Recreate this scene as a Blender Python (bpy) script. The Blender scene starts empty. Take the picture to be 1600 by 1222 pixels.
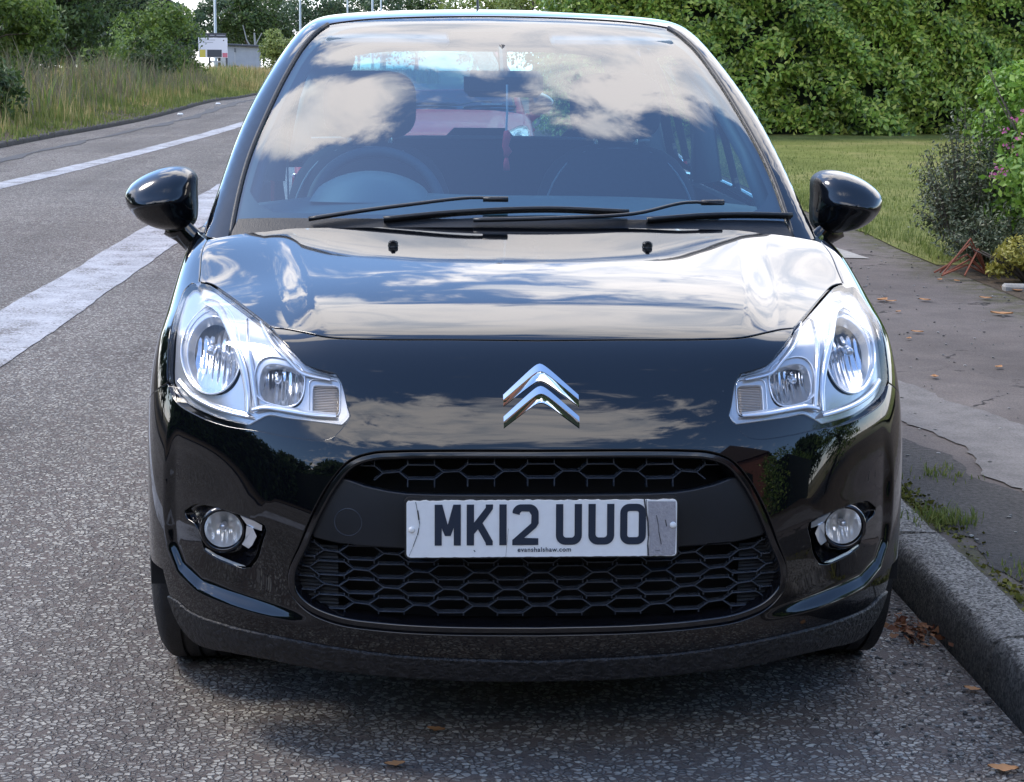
import bpy, math, random
import numpy as np
from mathutils import Matrix, Vector
from mathutils.geometry import delaunay_2d_cdt
R=math.radians
rng=np.random.default_rng(7)
random.seed(7)
S=bpy.context.scene
COL=S.collection
# ---------------------------------------------------------------- camera
cam_d=bpy.data.cameras.new('camera'); cam=bpy.data.objects.new('camera',cam_d); COL.objects.link(cam)
yaw=R(3.359); pit=R(10.3); roll=R(0.55)
fw=np.array([math.sin(yaw)*math.cos(pit),math.cos(yaw)*math.cos(pit),-math.sin(pit)])
rt=np.array([math.cos(yaw),-math.sin(yaw),0.]); up=np.cross(rt,fw)
r2=rt*math.cos(roll)+up*math.sin(roll); u2=up*math.cos(roll)-rt*math.sin(roll)
M=Matrix.Identity(4)
for i in range(3):
    M[i][0]=r2[i]; M[i][1]=u2[i]; M[i][2]=-fw[i]
M[0][3],M[1][3],M[2][3]=-0.268,-3.526,1.40
cam.matrix_world=M
cam_d.sensor_width=36; cam_d.lens=66.375; cam_d.clip_start=.05; cam_d.clip_end=3000
S.camera=cam
# ---------------------------------------------------------------- light
SUN_EL=R(54); SUN_AZ=Vector((-.88,.38))           # horizontal direction towards the sun
sd=SUN_AZ.normalized()
sunvec=Vector((sd.x*math.cos(SUN_EL),sd.y*math.cos(SUN_EL),math.sin(SUN_EL)))
sl=bpy.data.lights.new('sun','SUN'); sl.energy=1.2; sl.angle=R(15); sl.color=(1,.91,.79)
so=bpy.data.objects.new('sun',sl); COL.objects.link(so)
so.rotation_euler=sunvec.to_track_quat('Z','Y').to_euler()
w=bpy.data.worlds.new("World"); S.world=w; w.use_nodes=True
nt=w.node_tree; nt.nodes.clear()
def N(nt,t,**k):
    n=nt.nodes.new(t)
    for a,b in k.items():
        if a=='ins':
            for kk,v in b.items(): n.inputs[kk].default_value=v
        else: setattr(n,a,b)
    return n
def math_(nt,op,a,b=None,c=None,clamp=False):
    n=nt.nodes.new('ShaderNodeMath'); n.operation=op; n.use_clamp=clamp
    for i,v in enumerate((a,b,c)):
        if v is None: continue
        if isinstance(v,(int,float)): n.inputs[i].default_value=v
        else: nt.links.new(v,n.inputs[i])
    return n.outputs[0]
def smooth_(nt,v,a,b,lo=0.,hi=1.):
    n=nt.nodes.new('ShaderNodeMapRange'); n.interpolation_type='SMOOTHSTEP'
    nt.links.new(v,n.inputs['Value'])
    n.inputs['From Min'].default_value=a;n.inputs['From Max'].default_value=b
    n.inputs['To Min'].default_value=lo;n.inputs['To Max'].default_value=hi
    return n.outputs[0]
L=nt.links.new
sky=N(nt,'ShaderNodeTexSky',sky_type='NISHITA',sun_disc=False,sun_elevation=SUN_EL,sun_rotation=math.atan2(sd.x,sd.y),altitude=50,air_density=1.0,dust_density=.3,ozone_density=2.5)
tc=N(nt,'ShaderNodeTexCoord'); sx=N(nt,'ShaderNodeSeparateXYZ'); L(tc.outputs['Generated'],sx.inputs[0])
zc=math_(nt,'ADD',math_(nt,'MAXIMUM',sx.outputs[2],0.02),.12)
U=math_(nt,'DIVIDE',sx.outputs[0],zc); V=math_(nt,'DIVIDE',sx.outputs[1],zc)   # the plane of the cloud layer
cb=N(nt,'ShaderNodeCombineXYZ'); L(U,cb.inputs[0]); L(V,cb.inputs[1])
nz=N(nt,'ShaderNodeTexNoise',ins={'Scale':8.5,'Detail':12,'Roughness':.62,'Distortion':.6}); L(cb.outputs[0],nz.inputs['Vector'])
nz2=N(nt,'ShaderNodeTexNoise',ins={'Scale':.9,'Detail':3,'Roughness':.5}); L(cb.outputs[0],nz2.inputs['Vector'])
def blob(cu,cv,ru,rv,amp,ang=0):
    ca,sa=math.cos(ang),math.sin(ang)
    du=math_(nt,'SUBTRACT',U,cu); dv=math_(nt,'SUBTRACT',V,cv)
    a=math_(nt,'DIVIDE',math_(nt,'ADD',math_(nt,'MULTIPLY',du,ca),math_(nt,'MULTIPLY',dv,sa)),ru)
    b=math_(nt,'DIVIDE',math_(nt,'SUBTRACT',math_(nt,'MULTIPLY',dv,ca),math_(nt,'MULTIPLY',du,sa)),rv)
    d=math_(nt,'SQRT',math_(nt,'ADD',math_(nt,'MULTIPLY',a,a),math_(nt,'MULTIPLY',b,b)))
    return smooth_(nt,d,.45,1.35,amp,0.)
CLOUDS=[]
CLOUDS=[(1.02,1.60,1.05,1.05,.66,.2),(-.185,.450,.150,.090,.66,-.1),(.20,.66,.38,.18,.74,0),(-.02,.585,.20,.05,.30,0),(-.05,.92,.36,.19,.72,0),(-.12,1.17,.10,.15,.42,0),(.18,.44,.19,.06,.36,0),(-.36,1.6,.12,.6,.35,0),(-.25,-1.05,.70,.40,.55,.1),(-1.6,.9,.7,1.1,.4,.3),(.3,-3.2,2.6,1.7,.65,0)]

acc=math_(nt,'SUBTRACT',math_(nt,'MULTIPLY',math_(nt,'SUBTRACT',nz.outputs['Fac'],.5),1.3),.12)
acc=math_(nt,'ADD',acc,math_(nt,'MULTIPLY',math_(nt,'SUBTRACT',nz2.outputs['Fac'],.53),.6))
for c in CLOUDS: acc=math_(nt,'ADD',acc,blob(*c))
mask=math_(nt,'MAXIMUM',smooth_(nt,acc,.08,.34),smooth_(nt,sx.outputs[2],.16,.0,0,.75))
nz3=N(nt,'ShaderNodeTexNoise',ins={'Scale':6.5,'Detail':8,'Roughness':.6,'Distortion':.8}); L(cb.outputs[0],nz3.inputs['Vector'])
thick=smooth_(nt,math_(nt,'ADD',nz3.outputs['Fac'],math_(nt,'MULTIPLY',acc,.12)),.36,.66)
cc=N(nt,'ShaderNodeMixRGB'); L(thick,cc.inputs[0]); cc.inputs[1].default_value=(5.4,5.8,6.7,1); cc.inputs[2].default_value=(9.0,8.7,8.8,1)
mx=N(nt,'ShaderNodeMixRGB'); L(mask,mx.inputs[0]); tn=N(nt,'ShaderNodeMixRGB',blend_type='MULTIPLY'); tn.inputs[0].default_value=1; tn.inputs[2].default_value=(.93,.99,1.06,1); L(sky.outputs[0],tn.inputs[1]); L(tn.outputs[0],mx.inputs[1]); L(cc.outputs[0],mx.inputs[2])
bg=N(nt,'ShaderNodeBackground'); L(mx.outputs[0],bg.inputs[0]); bg.inputs[1].default_value=.145
ow=N(nt,'ShaderNodeOutputWorld'); L(bg.outputs[0],ow.inputs[0])
S.view_settings.view_transform='Standard'; S.view_settings.look='None'; S.view_settings.gamma=1; S.view_settings.exposure=1.34
S.render.engine='CYCLES'
S.cycles.max_bounces=12; S.cycles.transparent_max_bounces=24; S.cycles.glossy_bounces=6
S.cycles.use_denoising=True; S.cycles.sample_clamp_indirect=6
try: S.cycles.denoiser='OPENIMAGEDENOISE'
except Exception: pass
# ---------------------------------------------------------------- materials
def newmat(name):
    m=bpy.data.materials.new(name); m.use_nodes=True; t=m.node_tree
    return m,t,t.nodes['Principled BSDF']
def plain(name,col,rough=.5,metal=0,spec=.5,var=0,vscale=20,bump=0,bscale=60,coat=0,ior=1.5):
    m,t,p=newmat(name)
    p.inputs['Base Color'].default_value=(*col,1); p.inputs['Roughness'].default_value=rough; p.inputs['Metallic'].default_value=metal
    p.inputs['Specular IOR Level'].default_value=spec; p.inputs['Coat Weight'].default_value=coat; p.inputs['IOR'].default_value=ior
    if coat: p.inputs['Coat Roughness'].default_value=.03
    tcn=N(t,'ShaderNodeTexCoord')
    if var:
        n=N(t,'ShaderNodeTexNoise',ins={'Scale':vscale,'Detail':6,'Roughness':.6}); t.links.new(tcn.outputs['Object'],n.inputs['Vector'])
        r=N(t,'ShaderNodeValToRGB'); r.color_ramp.elements[0].position=.3; r.color_ramp.elements[1].position=.7
        r.color_ramp.elements[0].color=(*[c*(1-var) for c in col],1); r.color_ramp.elements[1].color=(*[min(1,c*(1+var)) for c in col],1)
        t.links.new(n.outputs['Fac'],r.inputs[0]); t.links.new(r.outputs[0],p.inputs['Base Color'])
    if bump:
        n=N(t,'ShaderNodeTexNoise',ins={'Scale':bscale,'Detail':5}); t.links.new(tcn.outputs['Object'],n.inputs['Vector'])
        b=N(t,'ShaderNodeBump',ins={'Strength':bump,'Distance':.01}); t.links.new(n.outputs['Fac'],b.inputs['Height']); t.links.new(b.outputs[0],p.inputs['Normal'])
    return m
def paint_mat(name,col,ior=1.5):
    m,t,p=newmat(name)
    p.inputs['Base Color'].default_value=(*col,1); p.inputs['Roughness'].default_value=.06
    p.inputs['IOR'].default_value=ior; p.inputs['Coat Weight'].default_value=1; p.inputs['Coat IOR'].default_value=1.58; p.inputs['Specular IOR Level'].default_value=.12; p.inputs['Coat Roughness'].default_value=.01
    tcn=N(t,'ShaderNodeTexCoord')
    v=N(t,'ShaderNodeTexVoronoi',ins={'Scale':26}); t.links.new(tcn.outputs['Object'],v.inputs['Vector'])
    n=N(t,'ShaderNodeTexNoise',ins={'Scale':9,'Detail':2}); t.links.new(tcn.outputs['Object'],n.inputs['Vector'])
    chip=math_(t,'MULTIPLY',math_(t,'LESS_THAN',v.outputs['Distance'],.035),math_(t,'GREATER_THAN',n.outputs['Fac'],.64))
    sz=N(t,'ShaderNodeSeparateXYZ'); t.links.new(tcn.outputs['Object'],sz.inputs[0])
    low=smooth_(t,sz.outputs[2],.34,.12,0,1)      # road dirt thrown up over the lowest part
    n2=N(t,'ShaderNodeTexNoise',ins={'Scale':38,'Detail':8,'Roughness':.7}); t.links.new(tcn.outputs['Object'],n2.inputs['Vector'])
    dirt=math_(t,'MULTIPLY',low,smooth_(t,n2.outputs['Fac'],.45,.75))
    d=math_(t,'MAXIMUM',math_(t,'MULTIPLY',dirt,.14),math_(t,'MULTIPLY',chip,.8))
    mxx=N(t,'ShaderNodeMixRGB'); mxx.inputs[1].default_value=(*col,1); mxx.inputs[2].default_value=(.13,.13,.13,1)
    t.links.new(d,mxx.inputs[0]); t.links.new(mxx.outputs[0],p.inputs['Base Color'])
    rr=smooth_(t,d,0,.35,.05,.5); t.links.new(rr,p.inputs['Roughness'])
    # faint dust film and orange peel
    n3=N(t,'ShaderNodeTexNoise',ins={'Scale':5,'Detail':1,'Roughness':.4}); t.links.new(tcn.outputs['Object'],n3.inputs['Vector'])
    b=N(t,'ShaderNodeBump',ins={'Strength':.10,'Distance':.004}); t.links.new(n3.outputs['Fac'],b.inputs['Height'])
    t.links.new(b.outputs[0],p.inputs['Normal']); t.links.new(b.outputs[0],p.inputs['Coat Normal'])
    t.links.new(smooth_(t,dirt,0,.5,1,.2),p.inputs['Coat Weight'])
    return m
def glass_mat(name,tint=(.86,.93,.93),ior=1.5,f0=0.0,rough=0):
    m,t,p=newmat(name); t.nodes.remove(p); o=t.nodes['Material Output']
    tr=N(t,'ShaderNodeBsdfTransparent'); tr.inputs[0].default_value=(*tint,1)
    gl=N(t,'ShaderNodeBsdfGlossy'); gl.inputs['Roughness'].default_value=rough; gl.inputs[0].default_value=(1,1,1,1)
    fr=N(t,'ShaderNodeFresnel',ins={'IOR':ior}); mxs=N(t,'ShaderNodeMixShader')
    g=N(t,'ShaderNodeNewGeometry')
    # both faces of a thin pane behave alike
    ir=N(t,'ShaderNodeMath',operation='DIVIDE'); 
    v=math_(t,'ADD',math_(t,'MULTIPLY',g.outputs['Backfacing'],(1/ior)-ior),ior); t.links.new(v,fr.inputs['IOR'])
    k=math_(t,'ADD',math_(t,'MULTIPLY',fr.outputs[0],1.0-f0),f0,clamp=True)
    t.links.new(k,mxs.inputs[0]); t.links.new(tr.outputs[0],mxs.inputs[1]); t.links.new(gl.outputs[0],mxs.inputs[2]); t.links.new(mxs.outputs[0],o.inputs[0])
    return m
MT={}
MT['paint']=paint_mat('black_gloss_paint',(.002,.0025,.004))
MT['mirrorpaint']=plain('mirror_paint',(.004,.005,.007),.16,coat=.6)
MT['glass']=glass_mat('windscreen_glass',(.46,.72,.84),ior=2.4)
MT['sideglass']=glass_mat('side_glass',(.55,.68,.66),ior=1.6)
MT['lens']=glass_mat('clear_lens',(.93,.94,.96),ior=1.32)
MT['black']=plain('black_plastic',(.011,.012,.014),.42,var=.3,vscale=40,bump=.15,bscale=300)
MT['blackgloss']=plain('gloss_black_plastic',(.006,.006,.008),.12,coat=.5)
MT['matte']=plain('grained_black_plastic',(.010,.012,.016),.38,var=.25,vscale=9,bump=.08,bscale=900)
MT['scuffed']=plain('scuffed_black_plastic',(.014,.014,.016),.5,var=.8,vscale=60,bump=.8,bscale=110)
MT['mesh']=plain('grille_plastic',(.045,.052,.065),.26,var=.3,vscale=60)
MT['dark']=plain('dark_void',(.004,.004,.005),.8)
MT['frit']=plain('ceramic_band',(.004,.006,.010),.35)
MT['chrome']=plain('chrome',(.86,.87,.89),.05,metal=1)
MT['reflector']=plain('reflector_chrome',(.86,.87,.89),.10,metal=.92)
MT['fogref']=plain('fog_reflector_bright',(.93,.93,.92),.16,metal=.55)
MT['bezel']=plain('silvered_bezel',(.66,.66,.665),.20,metal=.55,coat=.2)
MT['silver']=plain('silver_bezel_edge',(.88,.90,.93),.14,metal=.6)
MT['amber']=plain('amber_plastic',(.50,.36,.24),.25,metal=.3,coat=.5)
MT['amberpale']=plain('indicator_prism',(.66,.56,.46),.2,metal=.4,coat=.4)
MT['bulb']=plain('bulb_glass',(.6,.62,.65),.05,metal=.6)
MT['plate']=plain('plate_white',(.84,.85,.85),.35,var=.03,vscale=60)
MT['platedirt']=plain('plate_bare_patch',(.34,.33,.35),.6,var=.14,vscale=120,bump=.2,bscale=200)
MT['platetext']=plain('plate_black',(.018,.028,.05),.4)
MT['crack']=plain('plate_crack',(.05,.05,.055),.7)
MT['screw']=plain('white_screw_cap',(.82,.82,.8),.4)
MT['rubber']=plain('tyre_rubber',(.022,.022,.024),.75,var=.3,vscale=30,bump=.3,bscale=200)
MT['rim']=plain('wheel_silver',(.5,.51,.52),.35,metal=.8)
MT['fabric']=plain('seat_fabric',(.010,.018,.030),.85,var=.2,vscale=80)
MT['piping']=plain('seat_piping',(.25,.29,.33),.6)
MT['dash']=plain('dashboard_plastic',(.040,.068,.088),.6,var=.1,vscale=30)
MT['dashlight']=plain('binnacle_plastic',(.10,.13,.15),.5)
MT['trim']=plain('pale_cabin_trim',(.16,.21,.24),.7)
MT['red']=plain('red_car_paint',(.52,.02,.035),.35,coat=.25)
MT['charm']=plain('red_cord',(.75,.06,.08),.7)
MT['string']=plain('pale_string',(.6,.6,.62),.7)
MT['taillight']=plain('red_lens',(.3,.01,.01),.1,coat=1)
MT['skymirror']=plain('mirror_glass',(.8,.82,.84),.02,metal=1)
# ---------------------------------------------------------------- object helpers
def tag(o,label=None,cat=None,group=None,kind=None):
    if label: o['label']=label
    if cat: o['category']=cat
    if group: o['group']=group
    if kind: o['kind']=kind
    return o
def empty(name,loc=(0,0,0),rz=0):
    o=bpy.data.objects.new(name,None); COL.objects.link(o); o.location=loc; o.rotation_euler=(0,0,rz); o.empty_display_size=.2
    return o
def mesh_obj(name,V,F,mat,parent=None,smooth=False,normals=None,loc=None):
    me=bpy.data.meshes.new(name)
    V=np.asarray(V,float)
    if loc is not None: V=V-np.asarray(loc,float)
    me.from_pydata(V.tolist(),[],[tuple(int(i) for i in f) for f in F])
    if isinstance(mat,(list,tuple)):
        for m_ in mat: me.materials.append(m_)
    elif mat: me.materials.append(mat)
    if smooth or normals is not None: me.polygons.foreach_set('use_smooth',[True]*len(me.polygons))
    me.update()
    if normals is not None: me.normals_split_custom_set_from_vertices([tuple(n) for n in normals])
    o=bpy.data.objects.new(name,me); COL.objects.link(o)
    if parent is not None:
        o.parent=parent
    if loc is not None: o.location=loc
    return o
class MB:
    def __init__(s): s.V=[];s.F=[];s.n=0
    def add(s,V,F):
        V=np.asarray(V,float); s.V.append(V); s.F+= [tuple(i+s.n for i in f) for f in F]; s.n+=len(V)
    def box(s,c,d,rot=None,bev=0):
        x,y,z=[k/2 for k in d]
        if bev<=0:
            V=np.array([(a*x,b*y,e*z) for a in(-1,1) for b in(-1,1) for e in(-1,1)])
            F=[(0,1,3,2),(4,6,7,5),(0,4,5,1),(2,3,7,6),(0,2,6,4),(1,5,7,3)]
        else:
            V=[];idx={}
            for a in(-1,1):
                for b in(-1,1):
                    for e in(-1,1):
                        for k in range(3):
                            p=[a*(x-bev),b*(y-bev),e*(z-bev)]; p[k]=(a*x,b*y,e*z)[k]
                            idx[(a,b,e,k)]=len(V); V.append(p)
            V=np.array(V);F=[]
            def q(*l): F.append(tuple(idx[i] for i in l))
            for sgn in(-1,1):
                o=[(-1,-1),(1,-1),(1,1),(-1,1)]; o=o if sgn>0 else o[::-1]
                q(*[(sgn,b,e,0) for b,e in o]); q(*[(a,sgn,e,1) for e,a in o]); q(*[(a,b,sgn,2) for a,b in o])
            for a in(-1,1):
                for b in(-1,1):
                    q((a,b,-1,0),(a,b,-1,1),(a,b,1,1),(a,b,1,0)); q((a,-1,b,0),(a,-1,b,2),(a,1,b,2),(a,1,b,0)); q((-1,a,b,1),(-1,a,b,2),(1,a,b,2),(1,a,b,1))
            for a in(-1,1):
                for b in(-1,1):
                    for e in(-1,1): q((a,b,e,0),(a,b,e,1),(a,b,e,2))
        if rot is not None: V=V@np.array(rot.to_matrix() if hasattr(rot,'to_matrix') else rot).T
        s.add(V+np.array(c),F); return s
    def tube(s,pts,r,n=8,cap=True,flat=None):
        pts=np.asarray(pts,float); m=len(pts); r=np.full(m,r) if np.isscalar(r) else np.asarray(r,float)
        T=np.gradient(pts,axis=0); T/=np.linalg.norm(T,axis=1)[:,None]+1e-12
        ref=np.array([0,0,1.]) if abs(T[0][2])<.9 else np.array([1.,0,0])
        V=[]
        for i in range(m):
            a=np.cross(T[i],ref);a/=np.linalg.norm(a)+1e-12;b=np.cross(a,T[i]); ref=b
            for k in range(n):
                t=2*math.pi*k/n; V.append(pts[i]+r[i]*(a*math.cos(t)+b*math.sin(t)*(flat or 1)))
        F=[(i*n+k,i*n+(k+1)%n,(i+1)*n+(k+1)%n,(i+1)*n+k) for i in range(m-1) for k in range(n)]
        if cap: F+=[tuple(range(n))[::-1],tuple((m-1)*n+k for k in range(n))]
        s.add(V,F); return s
    def lathe(s,prof,n=32,axis='x',c=(0,0,0)):
        V=[];m=len(prof)
        for k in range(n):
            t=2*math.pi*k/n
            for (h,r) in prof:
                a,b=r*math.cos(t),r*math.sin(t)
                V.append({'x':(h,a,b),'y':(a,h,b),'z':(a,b,h)}[axis])
        F=[(k*m+i,k*m+i+1,((k+1)%n)*m+i+1,((k+1)%n)*m+i) for k in range(n) for i in range(m-1)]
        s.add(np.array(V)+np.array(c),F); return s
    def ico(s,c,r,sub=2,sc=(1,1,1)):
        import bmesh
        bm=bmesh.new(); bmesh.ops.create_icosphere(bm,subdivisions=sub,radius=1)
        V=np.array([v.co[:] for v in bm.verts])*r*np.array(sc)+np.array(c); F=[tuple(v.index for v in f.verts) for f in bm.faces]; bm.free()
        s.add(V,F); return s
    def build(s,name,mat,parent=None,smooth=False,loc=None):
        o=mesh_obj(name,np.concatenate(s.V),s.F,mat,parent,smooth,loc=loc)
        if smooth=='auto':
            me=o.data; me.polygons.foreach_set('use_smooth',[True]*len(me.polygons))
            try: me.set_sharp_from_angle(angle=R(35))
            except Exception: pass
        return o
# ---------------------------------------------------------------- the car's surfaces: two smooth implicit bodies in metres, nose at y=0, wheels on z=0
def hermite(xs,ys):
    xs=np.array(xs,float);ys=np.array(ys,float);n=len(xs)
    # natural cubic spline
    h=np.diff(xs);A=np.zeros((n,n));b=np.zeros(n);A[0,0]=A[-1,-1]=1
    for i in range(1,n-1):
        A[i,i-1]=h[i-1];A[i,i]=2*(h[i-1]+h[i]);A[i,i+1]=h[i];b[i]=6*((ys[i+1]-ys[i])/h[i]-(ys[i]-ys[i-1])/h[i-1])
    M=np.linalg.solve(A,b)
    s0=(ys[1]-ys[0])/h[0]-h[0]*M[1]/6;s1=(ys[-1]-ys[-2])/h[-1]+h[-1]*M[-2]/6
    def f(x):
        x=np.asarray(x,float);i=np.clip(np.searchsorted(xs,x)-1,0,n-2);xc=np.clip(x,xs[0],xs[-1])
        a=xs[i+1]-xc;c=xc-xs[i];hh=h[i]
        r=(M[i]*a**3+M[i+1]*c**3)/(6*hh)+(ys[i]/hh-M[i]*hh/6)*a+(ys[i+1]/hh-M[i+1]*hh/6)*c
        return r+np.where(x<xs[0],(x-xs[0])*s0,0)+np.where(x>xs[-1],(x-xs[-1])*s1,0)
    return f
def smax(a,b,k): return .5*(a+b+np.sqrt((a-b)**2+k*k))
def sstep(x,a,b):
    t=np.clip((x-a)/(b-a),0,1);return t*t*(3-2*t)
lean=hermite([.08,.16,.22,.30,.42,.52,.60,.67,.74,.80,.86,.92],[.085,.045,.02,.004,-.004,.002,.016,.038,.07,.105,.16,.25])
bon=hermite([.0,.10,.16,.25,.4,.6,.8,1.0,1.2],[.690,.797,.838,.861,.891,.927,.960,.990,1.015])
tumb=hermite([.10,.25,.45,.6,.72,.83,.90,.96,1.02],[.045,.012,.004,.004,.012,.030,.038,.048,.085])
wid=hermite([.2,.6,1.0,1.6,2.4,3.3,3.9],[.815,.828,.836,.845,.852,.842,.79])
rear=hermite([.2,.4,.6,.8,1.0,1.1],[3.86,3.93,3.94,3.90,3.83,3.78])
crease_x=hermite([.10,.21,.30,.44,.66,.94],[.470,.487,.509,.533,.563,.596])
LIPX=np.array([(.749,.655),(.7547,.60),(.7596,.5335),(.7598,.4271),(.7545,.3859),(.7323,.3399),(.6841,.3111),(.585,.2962),(.5068,.2869),(.4457,.2783)])
def liprecess(x,z):
    # depth of the fog-lamp field behind the raised lip that runs round the bumper corner
    q=np.stack([x,z],-1);d=np.full(len(q),1e9);sg=np.zeros(len(q))
    for i in range(len(LIPX)-1):
        a=LIPX[i];b=LIPX[i+1];ab=b-a;t=np.clip(((q-a)@ab)/(ab@ab),0,1);v=q-a-t[:,None]*ab;dd=np.hypot(v[:,0],v[:,1])
        c=ab[0]*v[:,1]-ab[1]*v[:,0]; k=dd<d; d=np.where(k,dd,d); sg=np.where(k,c,sg)
    d=np.where(sg<0,d,0)
    return .024*sstep(d,.0,.030)*(1-sstep(d,.05,.26))*(1-sstep(z,.50,.66))*sstep(x,.40,.60)
def lower(p,detail=True):
    x,y,z=p[...,0],p[...,1],p[...,2];ax=np.sqrt(x*x+1e-6)
    F=lean(z)+.02*ax**2+.75*ax**4+np.clip(.3-z,0,1)**2*ax**2*3.0-y
    if detail:
        k=(np.abs(F)<.12)&(y<.5)&(z<.66)&(ax>.38)
        if k.ndim and k.any():
            F=F.copy();F[k]=F[k]+liprecess(ax[k],z[k])
    zt=bon(y)-(.02*ax**2+.06*ax**4)*(1-.85*sstep(y,.5,.9))
    if detail:
        c=crease_x(y);t=sstep(c-ax,0,.075);zt=zt+(.012*t-.004*sstep(ax-c,-.0,.12))*sstep(y,.12,.35)*(1-.5*sstep(y,.5,.9))
    T=(z-zt)*.95
    S=(ax-(wid(y)-tumb(z)))*.97
    R=y-rear(z)+.25*ax**4
    f=smax(F,T,.05);f=smax(f,S,.055);f=smax(f,R,.12)
    return f
gside=hermite([.9,1.0,1.12,1.25,1.38,1.47,1.53],[.775,.745,.712,.665,.595,.53,.465])
roofz=hermite([1.3,1.7,2.1,2.5,3.0,3.4,3.7],[1.445,1.489,1.511,1.515,1.499,1.468,1.43])
def greenhouse(p):
    x,y,z=p[...,0],p[...,1],p[...,2];ax=np.sqrt(x*x+1e-6)
    s=y-(.965+.20*ax**2)
    W=(z-(.985+.705*s-.12*s*s))*.86
    S=(ax-gside(z)-.02*np.exp(-((y-2.3)/.8)**2))*.92
    T=z-(roofz(y)-.075*ax**2)
    R=(y-(3.80-(z-1.0)*.75)+.25*ax**4)*.8
    f=smax(W,S,.035);f=smax(f,T,.03);f=smax(f,R,.04)
    return np.maximum(f,.9-z)

HLH=[[(-0.5346,0.2712,0.8393),(-0.4821,0.1753,0.8011),(-0.4584,0.1503,0.7823),(-0.4,0.1264,0.7685)],[(-0.4,0.1264,0.7685),(-0.3884,0.1135,0.753),(-0.3767,0.0854,0.7093),(-0.3716,0.0772,0.6952),(-0.3814,0.0715,0.6799),(-0.4011,0.0658,0.6583),(-0.4247,0.0679,0.6504),(-0.4963,0.0911,0.6533),(-0.5554,0.1202,0.659),(-0.6155,0.1588,0.6603),(-0.6786,0.2173,0.6696),(-0.7307,0.285,0.687),(-0.7507,0.3277,0.7151)],[(-0.7507,0.3277,0.7151),(-0.7536,0.3453,0.7375),(-0.754,0.3644,0.7651),(-0.7514,0.4444,0.8326),(-0.7438,0.5984,0.8782),(-0.7332,0.6171,0.8874)],[(-0.7332,0.6171,0.8874),(-0.7113,0.6086,0.8918),(-0.6882,0.5852,0.8912),(-0.651,0.5096,0.8814),(-0.608,0.416,0.8679),(-0.569,0.3374,0.8534),(-0.5346,0.2712,0.8393)]]
HL=[[(-0.5337,0.2568,0.8349),(-0.4845,0.1725,0.7978),(-0.457,0.1472,0.7789),(-0.4012,0.1241,0.7651)],[(-0.4012,0.1241,0.7651),(-0.3909,0.1131,0.7518),(-0.3818,0.0935,0.7224),(-0.3779,0.0799,0.6985),(-0.3902,0.0756,0.6854)],[(-0.3902,0.0756,0.6854),(-0.4969,0.1081,0.6925),(-0.5379,0.1268,0.6947),(-0.5559,0.1319,0.6861),(-0.5791,0.1391,0.6719)],[(-0.5791,0.1391,0.6719),(-0.5977,0.1516,0.6733),(-0.6471,0.1911,0.6772),(-0.6964,0.2443,0.688),(-0.7314,0.2942,0.7039),(-0.7463,0.325,0.7223)],[(-0.7463,0.325,0.7223),(-0.7481,0.3374,0.7388),(-0.7485,0.3647,0.7771),(-0.7456,0.4405,0.8358),(-0.7398,0.5749,0.8742),(-0.7302,0.6023,0.8848)],[(-0.7302,0.6023,0.8848),(-0.7099,0.5941,0.8886),(-0.688,0.5692,0.8876),(-0.649,0.4876,0.8773),(-0.6065,0.3971,0.8637),(-0.5678,0.3208,0.8491),(-0.5337,0.2568,0.8349)]]
SHUT=[[(0.0083,0.1774,0.8293),(-0.1787,0.179,0.8289),(-0.2801,0.1826,0.8283),(-0.3562,0.1901,0.8284),(-0.4136,0.2021,0.8294),(-0.4736,0.2366,0.836),(-0.5042,0.257,0.8388),(-0.5346,0.2712,0.8393)]]
SIDESEAM=[[(-0.7332,0.6171,0.8874),(-0.7357,0.6819,0.9035),(-0.7373,0.781,0.9283),(-0.7314,0.8968,0.9531)]]
FOG=[[(-0.7188,0.2194,0.4701),(-0.6935,0.1918,0.4907),(-0.6664,0.1646,0.494),(-0.636,0.1377,0.4939),(-0.5681,0.0897,0.4862),(-0.5409,0.0743,0.4771)],[(-0.5409,0.0743,0.4771),(-0.5384,0.0723,0.4673),(-0.5471,0.0755,0.4433),(-0.5586,0.0813,0.4095),(-0.5747,0.0912,0.386)],[(-0.5747,0.0912,0.386),(-0.592,0.1024,0.3804),(-0.6179,0.1205,0.3833),(-0.6515,0.1477,0.3904),(-0.6752,0.1696,0.4005)],[(-0.6752,0.1696,0.4005),(-0.6804,0.1747,0.4203),(-0.6942,0.1898,0.4482),(-0.7145,0.2135,0.4582),(-0.7188,0.2194,0.4701)]]
GR=[[(0.0004,0.0346,0.6348),(-0.1814,0.0363,0.635),(-0.28,0.0404,0.6331),(-0.3293,0.0436,0.6288),(-0.3712,0.0446,0.6135),(-0.4073,0.0415,0.5744),(-0.4432,0.04,0.5109),(-0.4707,0.0433,0.4463),(-0.4933,0.0511,0.3929),(-0.4939,0.0535,0.3508),(-0.4633,0.0459,0.3152),(-0.4002,0.0321,0.2903),(-0.3103,0.0199,0.2792),(-0.1807,0.0131,0.2724),(0.0032,0.0117,0.2699)]]
BOT=[[(0.0066,0.0427,0.1716),(-0.1291,0.0437,0.1726),(-0.2554,0.0469,0.1794),(-0.3564,0.0564,0.1864),(-0.4582,0.079,0.193),(-0.5359,0.1087,0.1998),(-0.6169,0.163,0.1975),(-0.6597,0.2053,0.1909),(-0.6961,0.2429,0.1927),(-0.7237,0.2601,0.2177),(-0.7487,0.2712,0.2736),(-0.7653,0.2887,0.3304)]]
CHIN=[[(0.0046,0.0227,0.2219),(-0.2555,0.0254,0.2326),(-0.3807,0.0371,0.2456),(-0.5074,0.0712,0.2594),(-0.6128,0.1299,0.2656),(-0.6965,0.2028,0.2801),(-0.7331,0.2436,0.3021),(-0.7613,0.2804,0.3464)]]
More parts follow.
